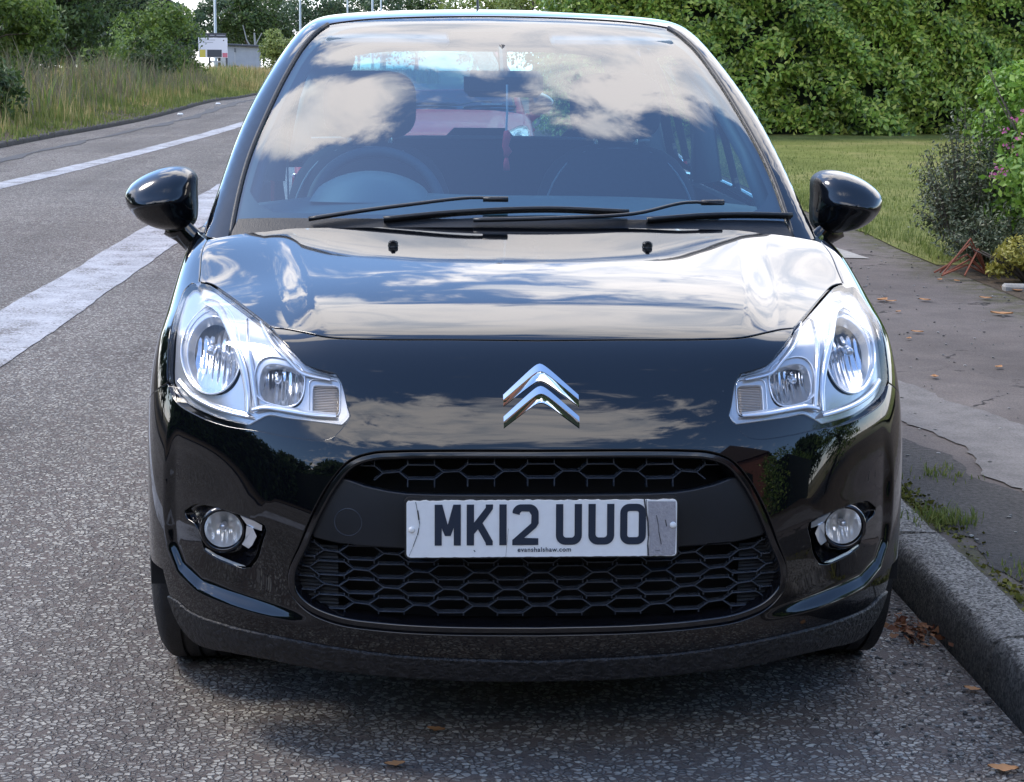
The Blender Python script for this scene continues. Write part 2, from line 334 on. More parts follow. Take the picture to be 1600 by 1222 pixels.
LIP=[[(-0.748,0.2925,0.647),(-0.7535,0.2866,0.6015),(-0.7582,0.2809,0.5358),(-0.7584,0.2727,0.43),(-0.7532,0.2651,0.3886),(-0.7314,0.2372,0.342),(-0.6836,0.1842,0.3124),(-0.5848,0.1048,0.2969),(-0.5067,0.0653,0.2874),(-0.4457,0.0453,0.2788)]]
CREASE=[[(-0.5925,0.9698,0.9766),(-0.5614,0.7247,0.935),(-0.5344,0.5414,0.8998),(-0.5082,0.3718,0.8673),(-0.4828,0.2401,0.8362)]]
WS=[[(0.1223,1.8557,1.4888),(-0.0525,1.8399,1.4868),(-0.2308,1.844,1.4832),(-0.3571,1.8444,1.4767),(-0.4261,1.8345,1.4689),(-0.492,1.8417,1.463)],[(-0.492,1.8417,1.463),(-0.5356,1.713,1.403),(-0.5727,1.5956,1.3355),(-0.614,1.4392,1.2391),(-0.658,1.2468,1.1104),(-0.6801,1.0594,0.9833)]]
PILO=[[(-0.5004,2.0368,1.4816),(-0.5322,1.8647,1.4559),(-0.5794,1.6878,1.377),(-0.66,1.5267,1.2526),(-0.7107,1.3383,1.1126),(-0.7243,1.0552,0.9758)]]
MISC=[[(-0.2804,0.8072,0.9564),(0.3076,0.816,0.9576),(-0.6229,0.1244,0.4516),(0.6255,0.1262,0.4471),(0.005,0.124,0.7879),(0.0011,0.053,0.6791),(0.0781,0.0686,0.7088),(-0.3713,0.0213,0.486),(-0.5125,0.1515,0.7591),(-0.6609,0.2657,0.7839),(-0.4257,0.1087,0.7336)]]
def mirror(l): return [(-p[0],*p[1:]) for p in l]
def catmull(P,step):
    P=np.asarray(P,float)
    if len(P)==2:
        n=max(1,int(np.linalg.norm(P[1]-P[0])/step)); return [P[0]+(P[1]-P[0])*i/n for i in range(n)]
    Q=np.vstack([2*P[0]-P[1],P,2*P[-1]-P[-2]]); out=[]
    for i in range(len(P)-1):
        p0,p1,p2,p3=Q[i:i+4]; n=max(1,int(round(np.linalg.norm(p2-p1)/step)))
        # centripetal parametrisation
        t0=0;t1=t0+max(np.linalg.norm(p1-p0),1e-6)**.5;t2=t1+max(np.linalg.norm(p2-p1),1e-6)**.5;t3=t2+max(np.linalg.norm(p3-p2),1e-6)**.5
        for k in range(n):
            t=t1+(t2-t1)*k/n
            A1=(t1-t)/(t1-t0)*p0+(t-t0)/(t1-t0)*p1;A2=(t2-t)/(t2-t1)*p1+(t-t1)/(t2-t1)*p2;A3=(t3-t)/(t3-t2)*p2+(t-t2)/(t3-t2)*p3
            B1=(t2-t)/(t2-t0)*A1+(t-t0)/(t2-t0)*A2;B2=(t3-t)/(t3-t1)*A2+(t-t1)/(t3-t1)*A3
            out.append((t2-t)/(t2-t1)*B1+(t-t1)/(t2-t1)*B2)
    return out
def loop(segs,step=.012):
    out=[]
    for s_ in segs: out+=catmull(s_,step)
    return np.array(out)
class Stereo:
    def __init__(s,c,a):
        s.c=np.array(c,float);a=np.array(a,float);s.a=a/np.linalg.norm(a)
        s.e1=np.array([1.,0,0]);s.e2=np.cross(s.a,s.e1);s.e2/=np.linalg.norm(s.e2);s.e1=np.cross(s.e2,s.a);s.tmax=3.2;s.tmin=.05
    def to2(s,p):
        d=np.asarray(p,float)-s.c;d/=np.linalg.norm(d,axis=-1,keepdims=True);k=1+d@s.a
        return np.stack([d@s.e1/k,d@s.e2/k],-1)
    def rays(s,q):
        x,y=q[:,0],q[:,1];r=x*x+y*y
        d=(2*x[:,None]*s.e1+2*y[:,None]*s.e2+(1-r)[:,None]*s.a)/(1+r)[:,None]
        return np.repeat(s.c[None],len(q),0),d
class Para:
    def __init__(s,o,d,ia,ib,tmax=1.6): s.o=np.array(o,float);s.d=np.array(d,float);s.ia=ia;s.ib=ib;s.tmax=tmax;s.tmin=0
    def to2(s,p): p=np.asarray(p,float); return np.stack([p[...,s.ia],p[...,s.ib]],-1)
    def rays(s,q):
        o=np.repeat(s.o[None],len(q),0);o[:,s.ia]=q[:,0];o[:,s.ib]=q[:,1]; return o,np.repeat(s.d[None],len(q),0)
def solve(f,O,D,tmin,tmax,n=70):
    # first crossing from inside to outside along each ray
    ts=np.linspace(tmin,tmax,n); a=np.full(len(O),tmin); b=np.full(len(O),tmax); found=np.zeros(len(O),bool); prev=f(O+D*tmin)
    for i in range(1,n):
        v=f(O+D*ts[i]); hit=(~found)&(v>0)&(prev<=0); a[hit]=ts[i-1]; b[hit]=ts[i]; found|=hit; prev=v
    for _ in range(26):
        m=(a+b)/2; v=f(O+D*m[:,None]); pos=v>0; b=np.where(pos,m,b); a=np.where(pos,a,m)
    return O+D*((a+b)/2)[:,None]
def grad(f,P,e=.0015):
    G=np.zeros_like(P)
    for i in range(3):
        d=np.zeros(3);d[i]=e; G[:,i]=f(P+d)-f(P-d)
    return G/(np.linalg.norm(G,axis=1)[:,None]+1e-12)
def pinpoly(q,poly):
    x,y=q[:,0],q[:,1];ins=np.zeros(len(q),bool);n=len(poly)
    for i in range(n):
        x1,y1=poly[i];x2,y2=poly[(i+1)%n]
        if y1==y2: continue
        c=((y1>y)!=(y2>y))&(x<(x2-x1)*(y-y1)/(y2-y1)+x1); ins^=c
    return ins
def pdist(q,poly,closed=True):
    d=np.full(len(q),1e9);n=len(poly)
    for i in range(n if closed else n-1):
        a=poly[i];b=poly[(i+1)%n];ab=b-a;L2=ab@ab+1e-18
        t=np.clip(((q-a)@ab)/L2,0,1);d=np.minimum(d,np.linalg.norm(q-a-t[:,None]*ab,axis=1))
    return d
def inset2(poly,dl):
    n=len(poly);A=0
    x,y=poly[:,0],poly[:,1];A=np.sum(x*np.roll(y,-1)-np.roll(x,-1)*y)
    sg=1 if A>0 else -1
    t1=poly-np.roll(poly,1,0);t2=np.roll(poly,-1,0)-poly
    t1/=np.linalg.norm(t1,axis=1)[:,None]+1e-12;t2/=np.linalg.norm(t2,axis=1)[:,None]+1e-12
    n1=np.stack([-t1[:,1],t1[:,0]],1)*sg;n2=np.stack([-t2[:,1],t2[:,0]],1)*sg
    m=n1+n2;l=np.linalg.norm(m,axis=1)[:,None];m=m/np.maximum(l,.3);k=1/np.clip(np.sum(m*n1,1),.5,1)
    return poly+m*(dl*k)[:,None] if np.ndim(dl) else poly+m*(k*dl)[:,None]
def patch(name,f,chart,outer,holes=(),mat=None,parent=None,step=.016,gap=.0018,flange=.014,off=0.,scale=None,lip=.0022,extra=None):
    o2=chart.to2(outer); scale=scale or 1.0
    # local metric of the chart: chart units per metre
    dl=np.linalg.norm(np.diff(o2,axis=0),axis=1).sum()/max(1e-9,np.linalg.norm(np.diff(np.asarray(outer),axis=0),axis=1).sum())
    st=step*dl
    loops=[inset2(o2,gap*dl)]
    for h in holes: loops.append(inset2(chart.to2(h),-gap*dl))
    lo=loops[0].min(0);hi=loops[0].max(0)
    gx=np.arange(lo[0],hi[0],st);gy=np.arange(lo[1],hi[1],st*.866);G=[]
    for j,yy in enumerate(gy): G.append(np.stack([gx+(st/2 if j%2 else 0),np.full(len(gx),yy)],1))
    G=np.concatenate(G); k=pinpoly(G,loops[0])
    for h in loops[1:]: k&=~pinpoly(G,h)
    G=G[k]; k=np.ones(len(G),bool)
    for h in loops: k&=pdist(G,h)>st*.45
    G=G[k]
    if extra is not None:
        X=np.concatenate([chart.to2(e) for e in extra]); k=pinpoly(X,loops[0])
        for h in loops[1:]: k&=~pinpoly(X,h)
        X=X[k]; k=np.ones(len(X),bool)
        for h in loops: k&=pdist(X,h)>st*.4
        X=X[k]; k=np.ones(len(G),bool)
        for e in extra: k&=pdist(G,chart.to2(e)[::2],False)>st*.42
        G=np.concatenate([G[k],X])
    vs=[];es=[]
    for h in loops:
        b=len(vs);n=len(h);vs+= [tuple(p) for p in h];es+=[(b+i,b+(i+1)%n) for i in range(n)]
    vs+=[tuple(p) for p in G]
    r=delaunay_2d_cdt([Vector(v) for v in vs],es,[],0,1e-7)
    v2=np.array([v[:] for v in r[0]]);F=np.array([list(t) for t in r[2] if len(t)==3])
    cen=v2[F].mean(1);k=pinpoly(cen,loops[0])
    for h in loops[1:]: k&=~pinpoly(cen,h)
    F=F[k]
    used=np.unique(F);mp=-np.ones(len(v2),int);mp[used]=np.arange(len(used));v2=v2[used];F=mp[F]
    O_,D_=chart.rays(v2);P=solve(f,O_,D_,chart.tmin,chart.tmax);Nn=grad(f,P)
    # orient triangles with the normals
    cr=np.cross(P[F[:,1]]-P[F[:,0]],P[F[:,2]]-P[F[:,0]]);fl=np.sum(cr*Nn[F[:,0]],1)<0;F[fl]=F[fl][:,::-1]
    P=P+Nn*off
    V=P;NN=Nn;FF=[tuple(t) for t in F]
    if flange:
        E={}
        for t in FF:
            for i in range(3):
                a,b=t[i],t[(i+1)%3]
                if (b,a) in E: del E[(b,a)]
                else: E[(a,b)]=1
        bd=sorted({a for e in E for a in e});ix={a:i for i,a in enumerate(bd)}
        out=np.zeros((len(bd),3))
        for (a,b) in E:
            d=P[b]-P[a];d/=np.linalg.norm(d)+1e-12;c=np.cross(d,Nn[a]);out[ix[a]]+=c;out[ix[b]]+=c
        out/=np.linalg.norm(out,axis=1)[:,None]+1e-12
        B=P[bd];BN=Nn[bd];n0=len(P)
        r1=B-BN*lip*.35+out*lip*.65;r2=B-BN*lip+out*lip;r3=B-BN*flange+out*lip
        V=np.concatenate([P,r1,r2,r3]);m=len(bd)
        NN=np.concatenate([Nn,(BN+out)/1.414,out,out])
        for (a,b) in E:
            i,j=ix[a],ix[b];FF+=[(b,a,n0+i,n0+j),(n0+j,n0+i,n0+m+i,n0+m+j),(n0+m+j,n0+m+i,n0+2*m+i,n0+2*m+j)]
    ob=mesh_obj(name,V,FF,mat,parent,normals=NN)
    return ob
FRONT=Stereo((0,1.5,.35),(0,-1,.45))
CABIN=Stereo((0,2.3,1.0),(0,-.25,1))
def on(f,chart,p):           # the point of the surface nearest along the chart's ray
    p=np.atleast_2d(np.asarray(p,float)); q=chart.to2(p); o,d=chart.rays(q); return solve(f,o,d,chart.tmin,chart.tmax)
def on_front(x,z,f=None):    # y of the nose at a given width and height
    f=f or lower; x=np.atleast_1d(np.asarray(x,float)); z=np.atleast_1d(np.asarray(z,float))
    O_=np.stack([x,np.full(len(x),1.2),z],1);D_=np.repeat(np.array([[0,-1.,0]]),len(x),0)
    return solve(f,O_,D_,0,1.6)
# ---------------------------------------------------------------- the parked car
car=empty('parked_car')
tag(car,'black five-door hatchback with a worn white number plate, nose towards the viewer beside the kerb','car')
def arch_pt(cy,th,r=.362,cz=.31):
    return (cy-r*math.cos(th),cz+r*math.sin(th))
def side_x(y,z,f=None):
    y=np.atleast_1d(np.asarray(y,float));z=np.atleast_1d(np.asarray(z,float))
    O_=np.stack([np.full(len(y),.2),y,z],1);D_=np.repeat(np.array([[1.,0,0]]),len(y),0)
    return solve(f or lower,O_,D_,0,.9)
def sidepts(yz): a=np.array(yz,float); return [tuple(-p if i==0 else p for i,p in enumerate(q)) for q in side_x(a[:,0],a[:,1])]
TH=[R(a) for a in (3,12,22,33,44,55)]
archF=sidepts([arch_pt(.77,t) for t in TH])             # image-left side, bottom to seam
def cat(*segs): return [s_ for s_ in segs]
rev=lambda s_: s_[::-1]
# --- bumper
shut=[(0.,.1654,.8311)]+SHUT[0][1:]
bot=[(0.,.0434,.1714)]+BOT[0][1:]
left=[shut,rev(HLH[0]) if False else HLH[0],HLH[1],[HLH[1][-1],archF[-1]],rev(archF),[archF[0],bot[-1]],rev(bot)]
def full(segs):
    r=[mirror(s_)[::-1] for s_ in segs][::-1]
    return segs+r
def closed(segs,step=.012):
    return loop(segs,step)
BUMP=closed(full(left))
gr=[(0.,.0348,.6348)]+GR[0][1:-1]+[(0.,.0123,.2698)]
GRL=closed([gr,mirror(gr)[::-1]],.010)
fogL=closed(FOG,.008); fogR=closed([mirror(s_)[::-1] for s_ in FOG][::-1],.008)
# rows of vertices that follow the raised lip and the bonnet crease, so both stay crisp
def lip_rows():
    c=np.array(catmull([(a,b_,0) for a,b_ in LIPX],.008))[:,:2];T=np.gradient(c,axis=0);T/=np.linalg.norm(T,axis=1)[:,None];Nn=np.stack([T[:,1],-T[:,0]],1);o=[]
    for d in (-.006,0.,.006,.012,.018,.024,.030,.037):
        q=c+Nn*d
        for sg in(-1,1):
            p=on_front(q[:,0],q[:,1]);p[:,0]*=sg;o.append(p)
    return o
def crease_rows():
    y=np.arange(.20,.90,.012);o=[]
    for d in(-.008,0.,.008,.017,.027,.038,.050,.064,.078):
        for sg in(-1,1):
            x=(crease_x(y)-d)*sg; p=np.stack([x,y,np.full(len(y),.8)],1)
            O_=np.stack([x,y,np.full(len(y),.5)],1); p=solve(lower,O_,np.repeat(np.array([[0,0,1.]]),len(y),0),0,.6); o.append(p)
    return o
bumper=patch('bumper',lower,FRONT,BUMP,[GRL,fogL,fogR],MT['paint'],car,step=.012,flange=.016,gap=.0024,extra=lip_rows())
# --- bonnet
seam=[(-.7275,.5666,.8937),(-.7290,.68,.917),(-.7270,.80,.935),(-.7190,.90,.95)]
def top_pt(x,y):
    p=solve(lower,np.array([[x,y,.6]]),np.array([[0,0,1.]]),0,.6)[0];return tuple(p)
back=[(-.7190,.90,.95),top_pt(-.60,.925),top_pt(-.3,.93),top_pt(0.,.93)]
bl=[rev(shut)[::-1],rev(HLH[3]),seam,back]
# order: centre -> lamp corner -> lamp top edge -> side seam -> rear edge -> centre
hoodL=[shut,rev(HLH[3]),seam,back]
BON=closed(full(hoodL),.014)
bonnet=patch('bonnet',lower,FRONT,BON,[],MT['paint'],car,step=.013,flange=.014,gap=.0024,extra=crease_rows())
# --- wings
def wing(sg):
    th=[R(a) for a in range(55,181,10)]+[R(183)]
    ar=sidepts([arch_pt(.77,t) for t in th])
    rear_=sidepts([(1.18,.33),(1.18,.5),(1.18,.7),(1.175,.88)])
    top_=[rear_[-1],(-.765,1.10,.945),(-.745,1.0,.952),(-.7190,.905,.95)]
    segs=[rev(HLH[2]),[HLH[2][0],archF[-1]],ar,[ar[-1],rear_[0]],rear_,top_,rev(seam)]
    if sg>0: segs=[mirror(s_)[::-1] for s_ in segs][::-1]
    return patch('wing',lower,FRONT,closed(segs,.014),[],MT['paint'],car,step=.016,flange=.02)
for sg in(-1,1): wing(sg)
# --- body sides: chart looks along x
def side_panel(name,yz,sg,mat,f=lower,holes=(),step=.03,off=0.,parent=None,flange=.014):
    ch=Para((0.2*sg,0,0),(sg,0,0),1,2,.9)
    def to3(q):
        a=np.array(q,float);p=side_x(a[:,0],a[:,1],f);p[:,0]*=sg;return p
    return patch(name,f,ch,to3(yz),[to3(h) for h in holes],mat,parent or car,step=step,off=off,flange=flange)
def seg2(*pts,step=.03):
    o=[]
    for i in range(len(pts)):
        a=np.array(pts[i]);b=np.array(pts[(i+1)%len(pts)]);n=max(1,int(np.linalg.norm(b-a)/step)); o+=[tuple(a+(b-a)*k/n) for k in range(n)]
    return o
def arcpts(cy,a0,a1,r=.362,n=16): return [arch_pt(cy,R(a0+(a1-a0)*k/n),r) for k in range(n+1)]
belt=lambda y:.925+.022*(y-1.18)
YR=3.24
for sg in(-1,1):
    d1=seg2((1.19,.33),(2.26,.33),(2.26,belt(2.26)),(1.7,belt(1.7)),(1.19,belt(1.19)))
    dr=side_panel('front_door',d1,sg,MT['paint'])
    hb=MB();hb.box((sg*.87,2.08,.80),(.03,.17,.028),bev=.01).box((sg*.85,2.08,.80),(.03,.10,.02));hb.build('door_handle',MT['paint'],dr)
    ar=arcpts(YR,10,72)
    d2=seg2((2.27,.33),arch_pt(YR,R(4)),step=.05)[:-1]
    poly=[(2.27,.33)]+[arch_pt(YR,R(4))]+arcpts(YR,8,60)+[(3.08,belt(3.08)),(2.7,belt(2.7)),(2.27,belt(2.27))]
    rd=side_panel('rear_door',seg2(*poly),sg,MT['paint'])
    hb=MB();hb.box((sg*.872,2.93,.81),(.03,.17,.028),bev=.01);hb.build('door_handle',MT['paint'],rd)
    poly=arcpts(YR,60,178)+[(3.72,.33),(3.78,.5),(3.76,.8),(3.66,.95),(3.09,belt(3.09))]
    side_panel('rear_quarter',seg2(*poly),sg,MT['paint'])
    poly=[(1.12,.20),(2.9,.20),(2.88,.322),(1.13,.322)]
    side_panel('sill',seg2(*poly),sg,MT['black'])
# --- tail
def tail(name,xz,mat,off=0,step=.03):
    ch=Para((0,2.6,0),(0,1.,0),0,2,1.6)
    a=np.array(xz,float);O_=np.stack([a[:,0],np.full(len(a),2.6),a[:,1]],1);p=solve(lower,O_,np.repeat(np.array([[0,1.,0]]),len(a),0),0,1.6)
    return patch(name,lower,ch,p,[],mat,car,step=step,off=off)
tail('rear_bumper',seg2((-.70,.25),(.70,.25),(.73,.55),(-.73,.55)),MT['paint'])
tail('tailgate',seg2((-.58,.56),(.58,.56),(.56,.96),(-.56,.96)),MT['paint'])
for sg in(-1,1): tail('tail_lamp',seg2(*[(sg*a,b) for a,b in ((.59,.60),(.72,.60),(.69,.92),(.57,.92))]),MT['taillight'])
# --- cabin shell: roof with pillars, door frames, glass
def cabpt(pts): return [tuple(p) for p in on(greenhouse,CABIN,pts)]
wsT=[(0.,1.842,1.4872),(-.2308,1.844,1.4832),(-.3571,1.8444,1.4767),(-.4261,1.8345,1.4689),(-.478,1.822,1.463)]
wsS=[(-.478,1.822,1.463),(-.499,1.79,1.447)]+WS[1][1:]+[(-.686,1.005,.95)]
wsS=[p for p in wsS if p[2]>.93]
wsB=[(-.686,1.005,.95),(-.5,.955,.945),(-.25,.92,.945),(0.,.91,.945)]
WSL=closed([wsT,wsS,wsB]+[mirror(s_)[::-1] for s_ in (wsB,wsS,wsT)],.02)
def gside_pts(yz,sg=-1): 
    a=np.array(yz,float);O_=np.stack([np.zeros(len(a)),a[:,0],a[:,1]],1);p=solve(greenhouse,O_,np.repeat(np.array([[1.,0,0]]),len(a),0),.1,1.2);p[:,0]*=sg;return [tuple(q) for q in p]
# seam between pillar/roof and door frames, on the side glass surface
seamyz=[(1.06,.948),(1.20,1.012),(1.338,1.084),(1.527,1.216),(1.688,1.335),(1.865,1.412),(2.07,1.440),(2.4,1.450),(2.9,1.437),(3.2,1.412),(3.40,1.32),(3.50,1.15),(3.56,.96)]
seamL=gside_pts(seamyz); 
base_front=[(0.,.88,.94),(-.3,.90,.94),(-.6,.955,.94),(-.70,1.01,.94),(-.744,1.06,.945)]
rb=gside_pts([(3.60,.955)]);
rear_base=[seamL[-1],(-.60,3.74,.955),(-.3,3.79,.955),(0.,3.80,.955)]
roofL=[base_front,[base_front[-1],seamL[0]],seamL,rear_base]
rw=[(0.,3.50,1.40),(-.35,3.49,1.39),(-.45,3.46,1.36),(-.52,3.58,1.12),(-.50,3.63,1.06),(0.,3.72,1.05)]
RW=closed([rw[:3],rw[2:5],rw[4:]]+[mirror(s_)[::-1] for s_ in (rw[4:],rw[2:5],rw[:3])],.03)
roof=patch('roof',greenhouse,CABIN,closed(full(roofL),.02),[WSL,RW],MT['paint'],car,step=.02,gap=.003,flange=.018)
ws=patch('windscreen',greenhouse,CABIN,WSL,[],MT['glass'],car,step=.02,gap=.002,flange=0,off=-.003)
fr_in=[(0.,1.80,1.472),(-.42,1.79,1.452),(-.470,1.745,1.425),(-.508,1.69,1.39),(-.588,1.43,1.245),(-.633,1.24,1.12),(-.645,1.15,1.055),(-.625,1.09,1.028),(-.58,1.065,1.012),(-.3,1.03,1.012),(0.,1.015,1.014)]
fr_in=[tuple(p) for p in cabpt(fr_in)]
FRI=closed([fr_in[:3],fr_in[2:7],fr_in[6:9],fr_in[8:]]+[mirror(s_)[::-1] for s_ in (fr_in[8:],fr_in[6:9],fr_in[2:7],fr_in[:3])],.02)
patch('windscreen_band',greenhouse,CABIN,WSL,[FRI],MT['frit'],ws,step=.02,gap=.003,flange=0,off=-.008)
patch('rear_window',greenhouse,CABIN,RW,[],MT['sideglass'],car,step=.04,gap=.002,flange=0,off=-.003)
# rubber seal between pillar and glass
for sg in (-1,1):
    q=np.array(catmull(wsS,.03)+[wsS[-1]]); q=on(greenhouse,CABIN,q); Nn=grad(greenhouse,q); q=q+Nn*(-.001); q[:,0]*=-sg
    b=MB();b.tube(q,.0065,6);b.build('windscreen_seal',MT['black'],ws,smooth=True)
# door frames with windows
def inset_yz(poly,d): return [tuple(p) for p in inset2(np.array(poly),d)]
for sg in (-1,1):
    lowf=lambda y: belt(y)+.012
    s2=seamyz[:-1]
    top=[(y,z-.004) for y,z in s2]
    poly=top+[(3.50,1.15-.02),(3.52,.99)]+[(y,lowf(y)) for y in (3.2,2.6,2.0,1.5,1.15)]+[(1.09,.957)]
    rows=[(1.40,1.085),(1.527,1.168),(1.688,1.283),(1.865,1.362),(2.07,1.390),(2.24,1.394),(2.24,.985),(1.7,.975),(1.40,.97)]
    rows2=[(2.30,1.392),(2.6,1.390),(2.9,1.378),(3.05,1.36),(3.13,1.0),(2.7,.99),(2.30,.985)]
    rows3=[(3.14,1.34),(3.25,1.31),(3.38,1.12),(3.38,1.03),(3.21,1.01)]
    rows4=[(1.345,1.045),(1.345,.985),(1.235,.985)]
    fr=side_panel('door_frame',seg2(*poly,step=.04),sg,MT['paint'],greenhouse,[seg2(*r,step=.04) for r in (rows,rows2,rows3,rows4)],step=.03)
    for r in (rows,rows2,rows3,rows4):
        side_panel('side_window',seg2(*r,step=.05),sg,MT['sideglass'],greenhouse,(),step=.06,off=-.004,flange=0)
# --- grille: rim, carrier panel, honeycombs
rimP=[]
def ring_patch(name,outer,dist,mat,off,parent):
    q=FRONT.to2(outer); inn2=inset2(q,dist/1.9)
    return None
def front_poly(pts): # xz outline -> points on the nose
    a=np.array(pts,float); return on_front(a[:,0],a[:,1],lambda p:lower(p,False))
gxz=GRL[:,[0,2]]
base=lambda p:lower(p,False)
XZ=Para((0,1.2,0),(0,-1.,0),0,2,1.6)
inner=inset2(gxz,.012)
# remove self-crossings by keeping the loop coarse
def y_at(x,z,off=0.):
    p=on_front(x,z,base);return p[:,1]+off
rim=patch('grille_surround',base,XZ,GRL,[front_poly(inner)],MT['blackgloss'],car,step=.010,gap=.003,flange=.05,off=-.007,lip=.005)
# closing wall behind the whole opening
bk=inset2(gxz,-.004)
p=front_poly(bk[::2]);b=MB();P2=p+np.array([0,.10,0]);b.add(P2,[tuple(range(len(P2)))]);b.build('grille_backing',MT['dark'],rim)
# carrier panel that holds the plate
pl=[(-.3900,.578),(-.372,.573),(-.345,.564),(-.30,.555),(-.262,.5505),(-.20,.549),(0,.548)]
pr=[(-.445,.462),(-.38,.451),(-.262,.447),(0,.445)]
def inside_poly(x,z,pad=.0):
    return pinpoly(np.stack([np.atleast_1d(x),np.atleast_1d(z)],1),inner)
# side boundary follows the inner rim
il=inner[(inner[:,0]<-.02)&(inner[:,1]<.580)&(inner[:,1]>.460)]
il=il[np.argsort(-il[:,1])]
lp=pl[::-1]+[tuple(q) for q in il]+pr
lp=lp+[(-x,z) for x,z in lp[::-1][1:-1]]
lp=np.array(seg2(*lp,step=.015))
panel=patch('plate_carrier',base,XZ,front_poly(lp),[],MT['matte'],rim,step=.014,gap=.0,flange=.03,off=-.020,lip=.004)
# towing eye cover
tx,tz=-.3745,.4920
cir=lambda r,n=28,cx=tx,cz=tz:[(cx+r*math.cos(2*math.pi*k/n),cz+r*math.sin(2*math.pi*k/n)) for k in range(n)]
b=MB();q=front_poly(cir(.0265));q[:,1]+=.0205;q=np.vstack([q,q[:1]]);b.tube(q,.0012,5,cap=False);b.build('towing_eye_cover',MT['mesh'],panel)
def recess_y(x,z,d): return y_at(x,z)+d
def honeycomb(name,rows,P,top_w,tot_w,hh,ticks,seat,zc_curve,clip_top,clip_bot,d0=.030,depth=.02,th=.0026):
    b=MB()
    def seg(p,q):
        n=max(1,int(math.hypot(q[0]-p[0],q[1]-p[1])/.012))
        pts=np.array([(p[0]+(q[0]-p[0])*k/n,p[1]+(q[1]-p[1])*k/n) for k in range(n+1)])
        ok=pinpoly(pts,inner)&(pts[:,1]<clip_top(pts[:,0]))&(pts[:,1]>clip_bot(pts[:,0]))
        dx,dz=q[0]-p[0],q[1]-p[1];l=math.hypot(dx,dz)+1e-9;nx,nz=-dz/l*th/2,dx/l*th/2
        ys=recess_y(pts[:,0],pts[:,1],d0)
        for k in range(n):
            if not(ok[k] and ok[k+1]): continue
            A,B=pts[k],pts[k+1];ya,yb=ys[k],ys[k+1]
            V=[];ch=th*.45
            for (X,Y) in ((A,ya),(B,yb)):
                V+=[(X[0]+nx,Y+ch,X[1]+nz),(X[0]+nx*.3,Y,X[1]+nz*.3),(X[0]-nx*.3,Y,X[1]-nz*.3),(X[0]-nx,Y+ch,X[1]-nz),(X[0]-nx*1.5,Y+depth,X[1]-nz*1.5),(X[0]+nx*1.5,Y+depth,X[1]+nz*1.5)]
            b.add(V,[(i,(i+1)%6,(i+1)%6+6,i+6) for i in range(6)])
    for r,(zc,sh) in enumerate(rows):
        for k in range(-6,7):
            cx=(k+sh)*P; zz=zc+zc_curve(cx)
            a,h=top_w/2,hh; t=tot_w/2
            seg((cx-a,zz+h),(cx+a,zz+h));seg((cx-a,zz-h),(cx+a,zz-h))
            seg((cx-t,zz),(cx-a,zz+h));seg((cx-t,zz),(cx-a,zz-h));seg((cx+a,zz+h),(cx+t,zz));seg((cx+a,zz-h),(cx+t,zz))
            z2=zc+zc_curve(cx+P)
            seg((cx+t,zz),(cx+P-t,z2))
            if ticks:
                for s_ in(-1,1):
                    seg((cx+s_*a,zz+h),(cx+s_*a,zz+h+ticks));seg((cx+s_*a,zz-h),(cx+s_*a,zz-h-ticks))
    o=b.build(name,MT['mesh'],rim); return o
topc=lambda x:.548+.0*x+np.where(np.abs(x)>.19,(np.abs(x)-.19)**1.5*.38,0)+.004
honeycomb('upper_grille',[(.590,0.)],.1165,.052,.086,.0135,.030,0,lambda x:-.10*x*x*.4,lambda x:1.+0*x,topc)
botc=lambda x:.443+.06*x*x
honeycomb('lower_grille',[(.4255,.0),(.3910,.5),(.3565,.0),(.3220,.5)],.1165,.050,.088,.0140,.006,0,lambda x:.03*x*x,botc,lambda x:.0*x)
# blind outer cells: shallow slatted plates at both ends
for sg in(-1,1):
    b=MB()
    xs=np.linspace(.395,.49,8)
    for z0 in np.arange(.300,.44,.0072):
        for i in range(7):
            A=np.array([[sg*xs[i],z0],[sg*xs[i+1],z0]])
            if not pinpoly(A,inner).all(): continue
            ys=recess_y(A[:,0],A[:,1],.036)
            V=[];
            for (X,Y) in zip(A,ys): V+=[(X[0],Y+.004,X[1]+.0036),(X[0],Y,X[1]),(X[0],Y+.004,X[1]-.0036)]
            b.add(V,[(0,1,4,3),(1,2,5,4)])
    b.build('blanked_cells',MT['black'],rim)
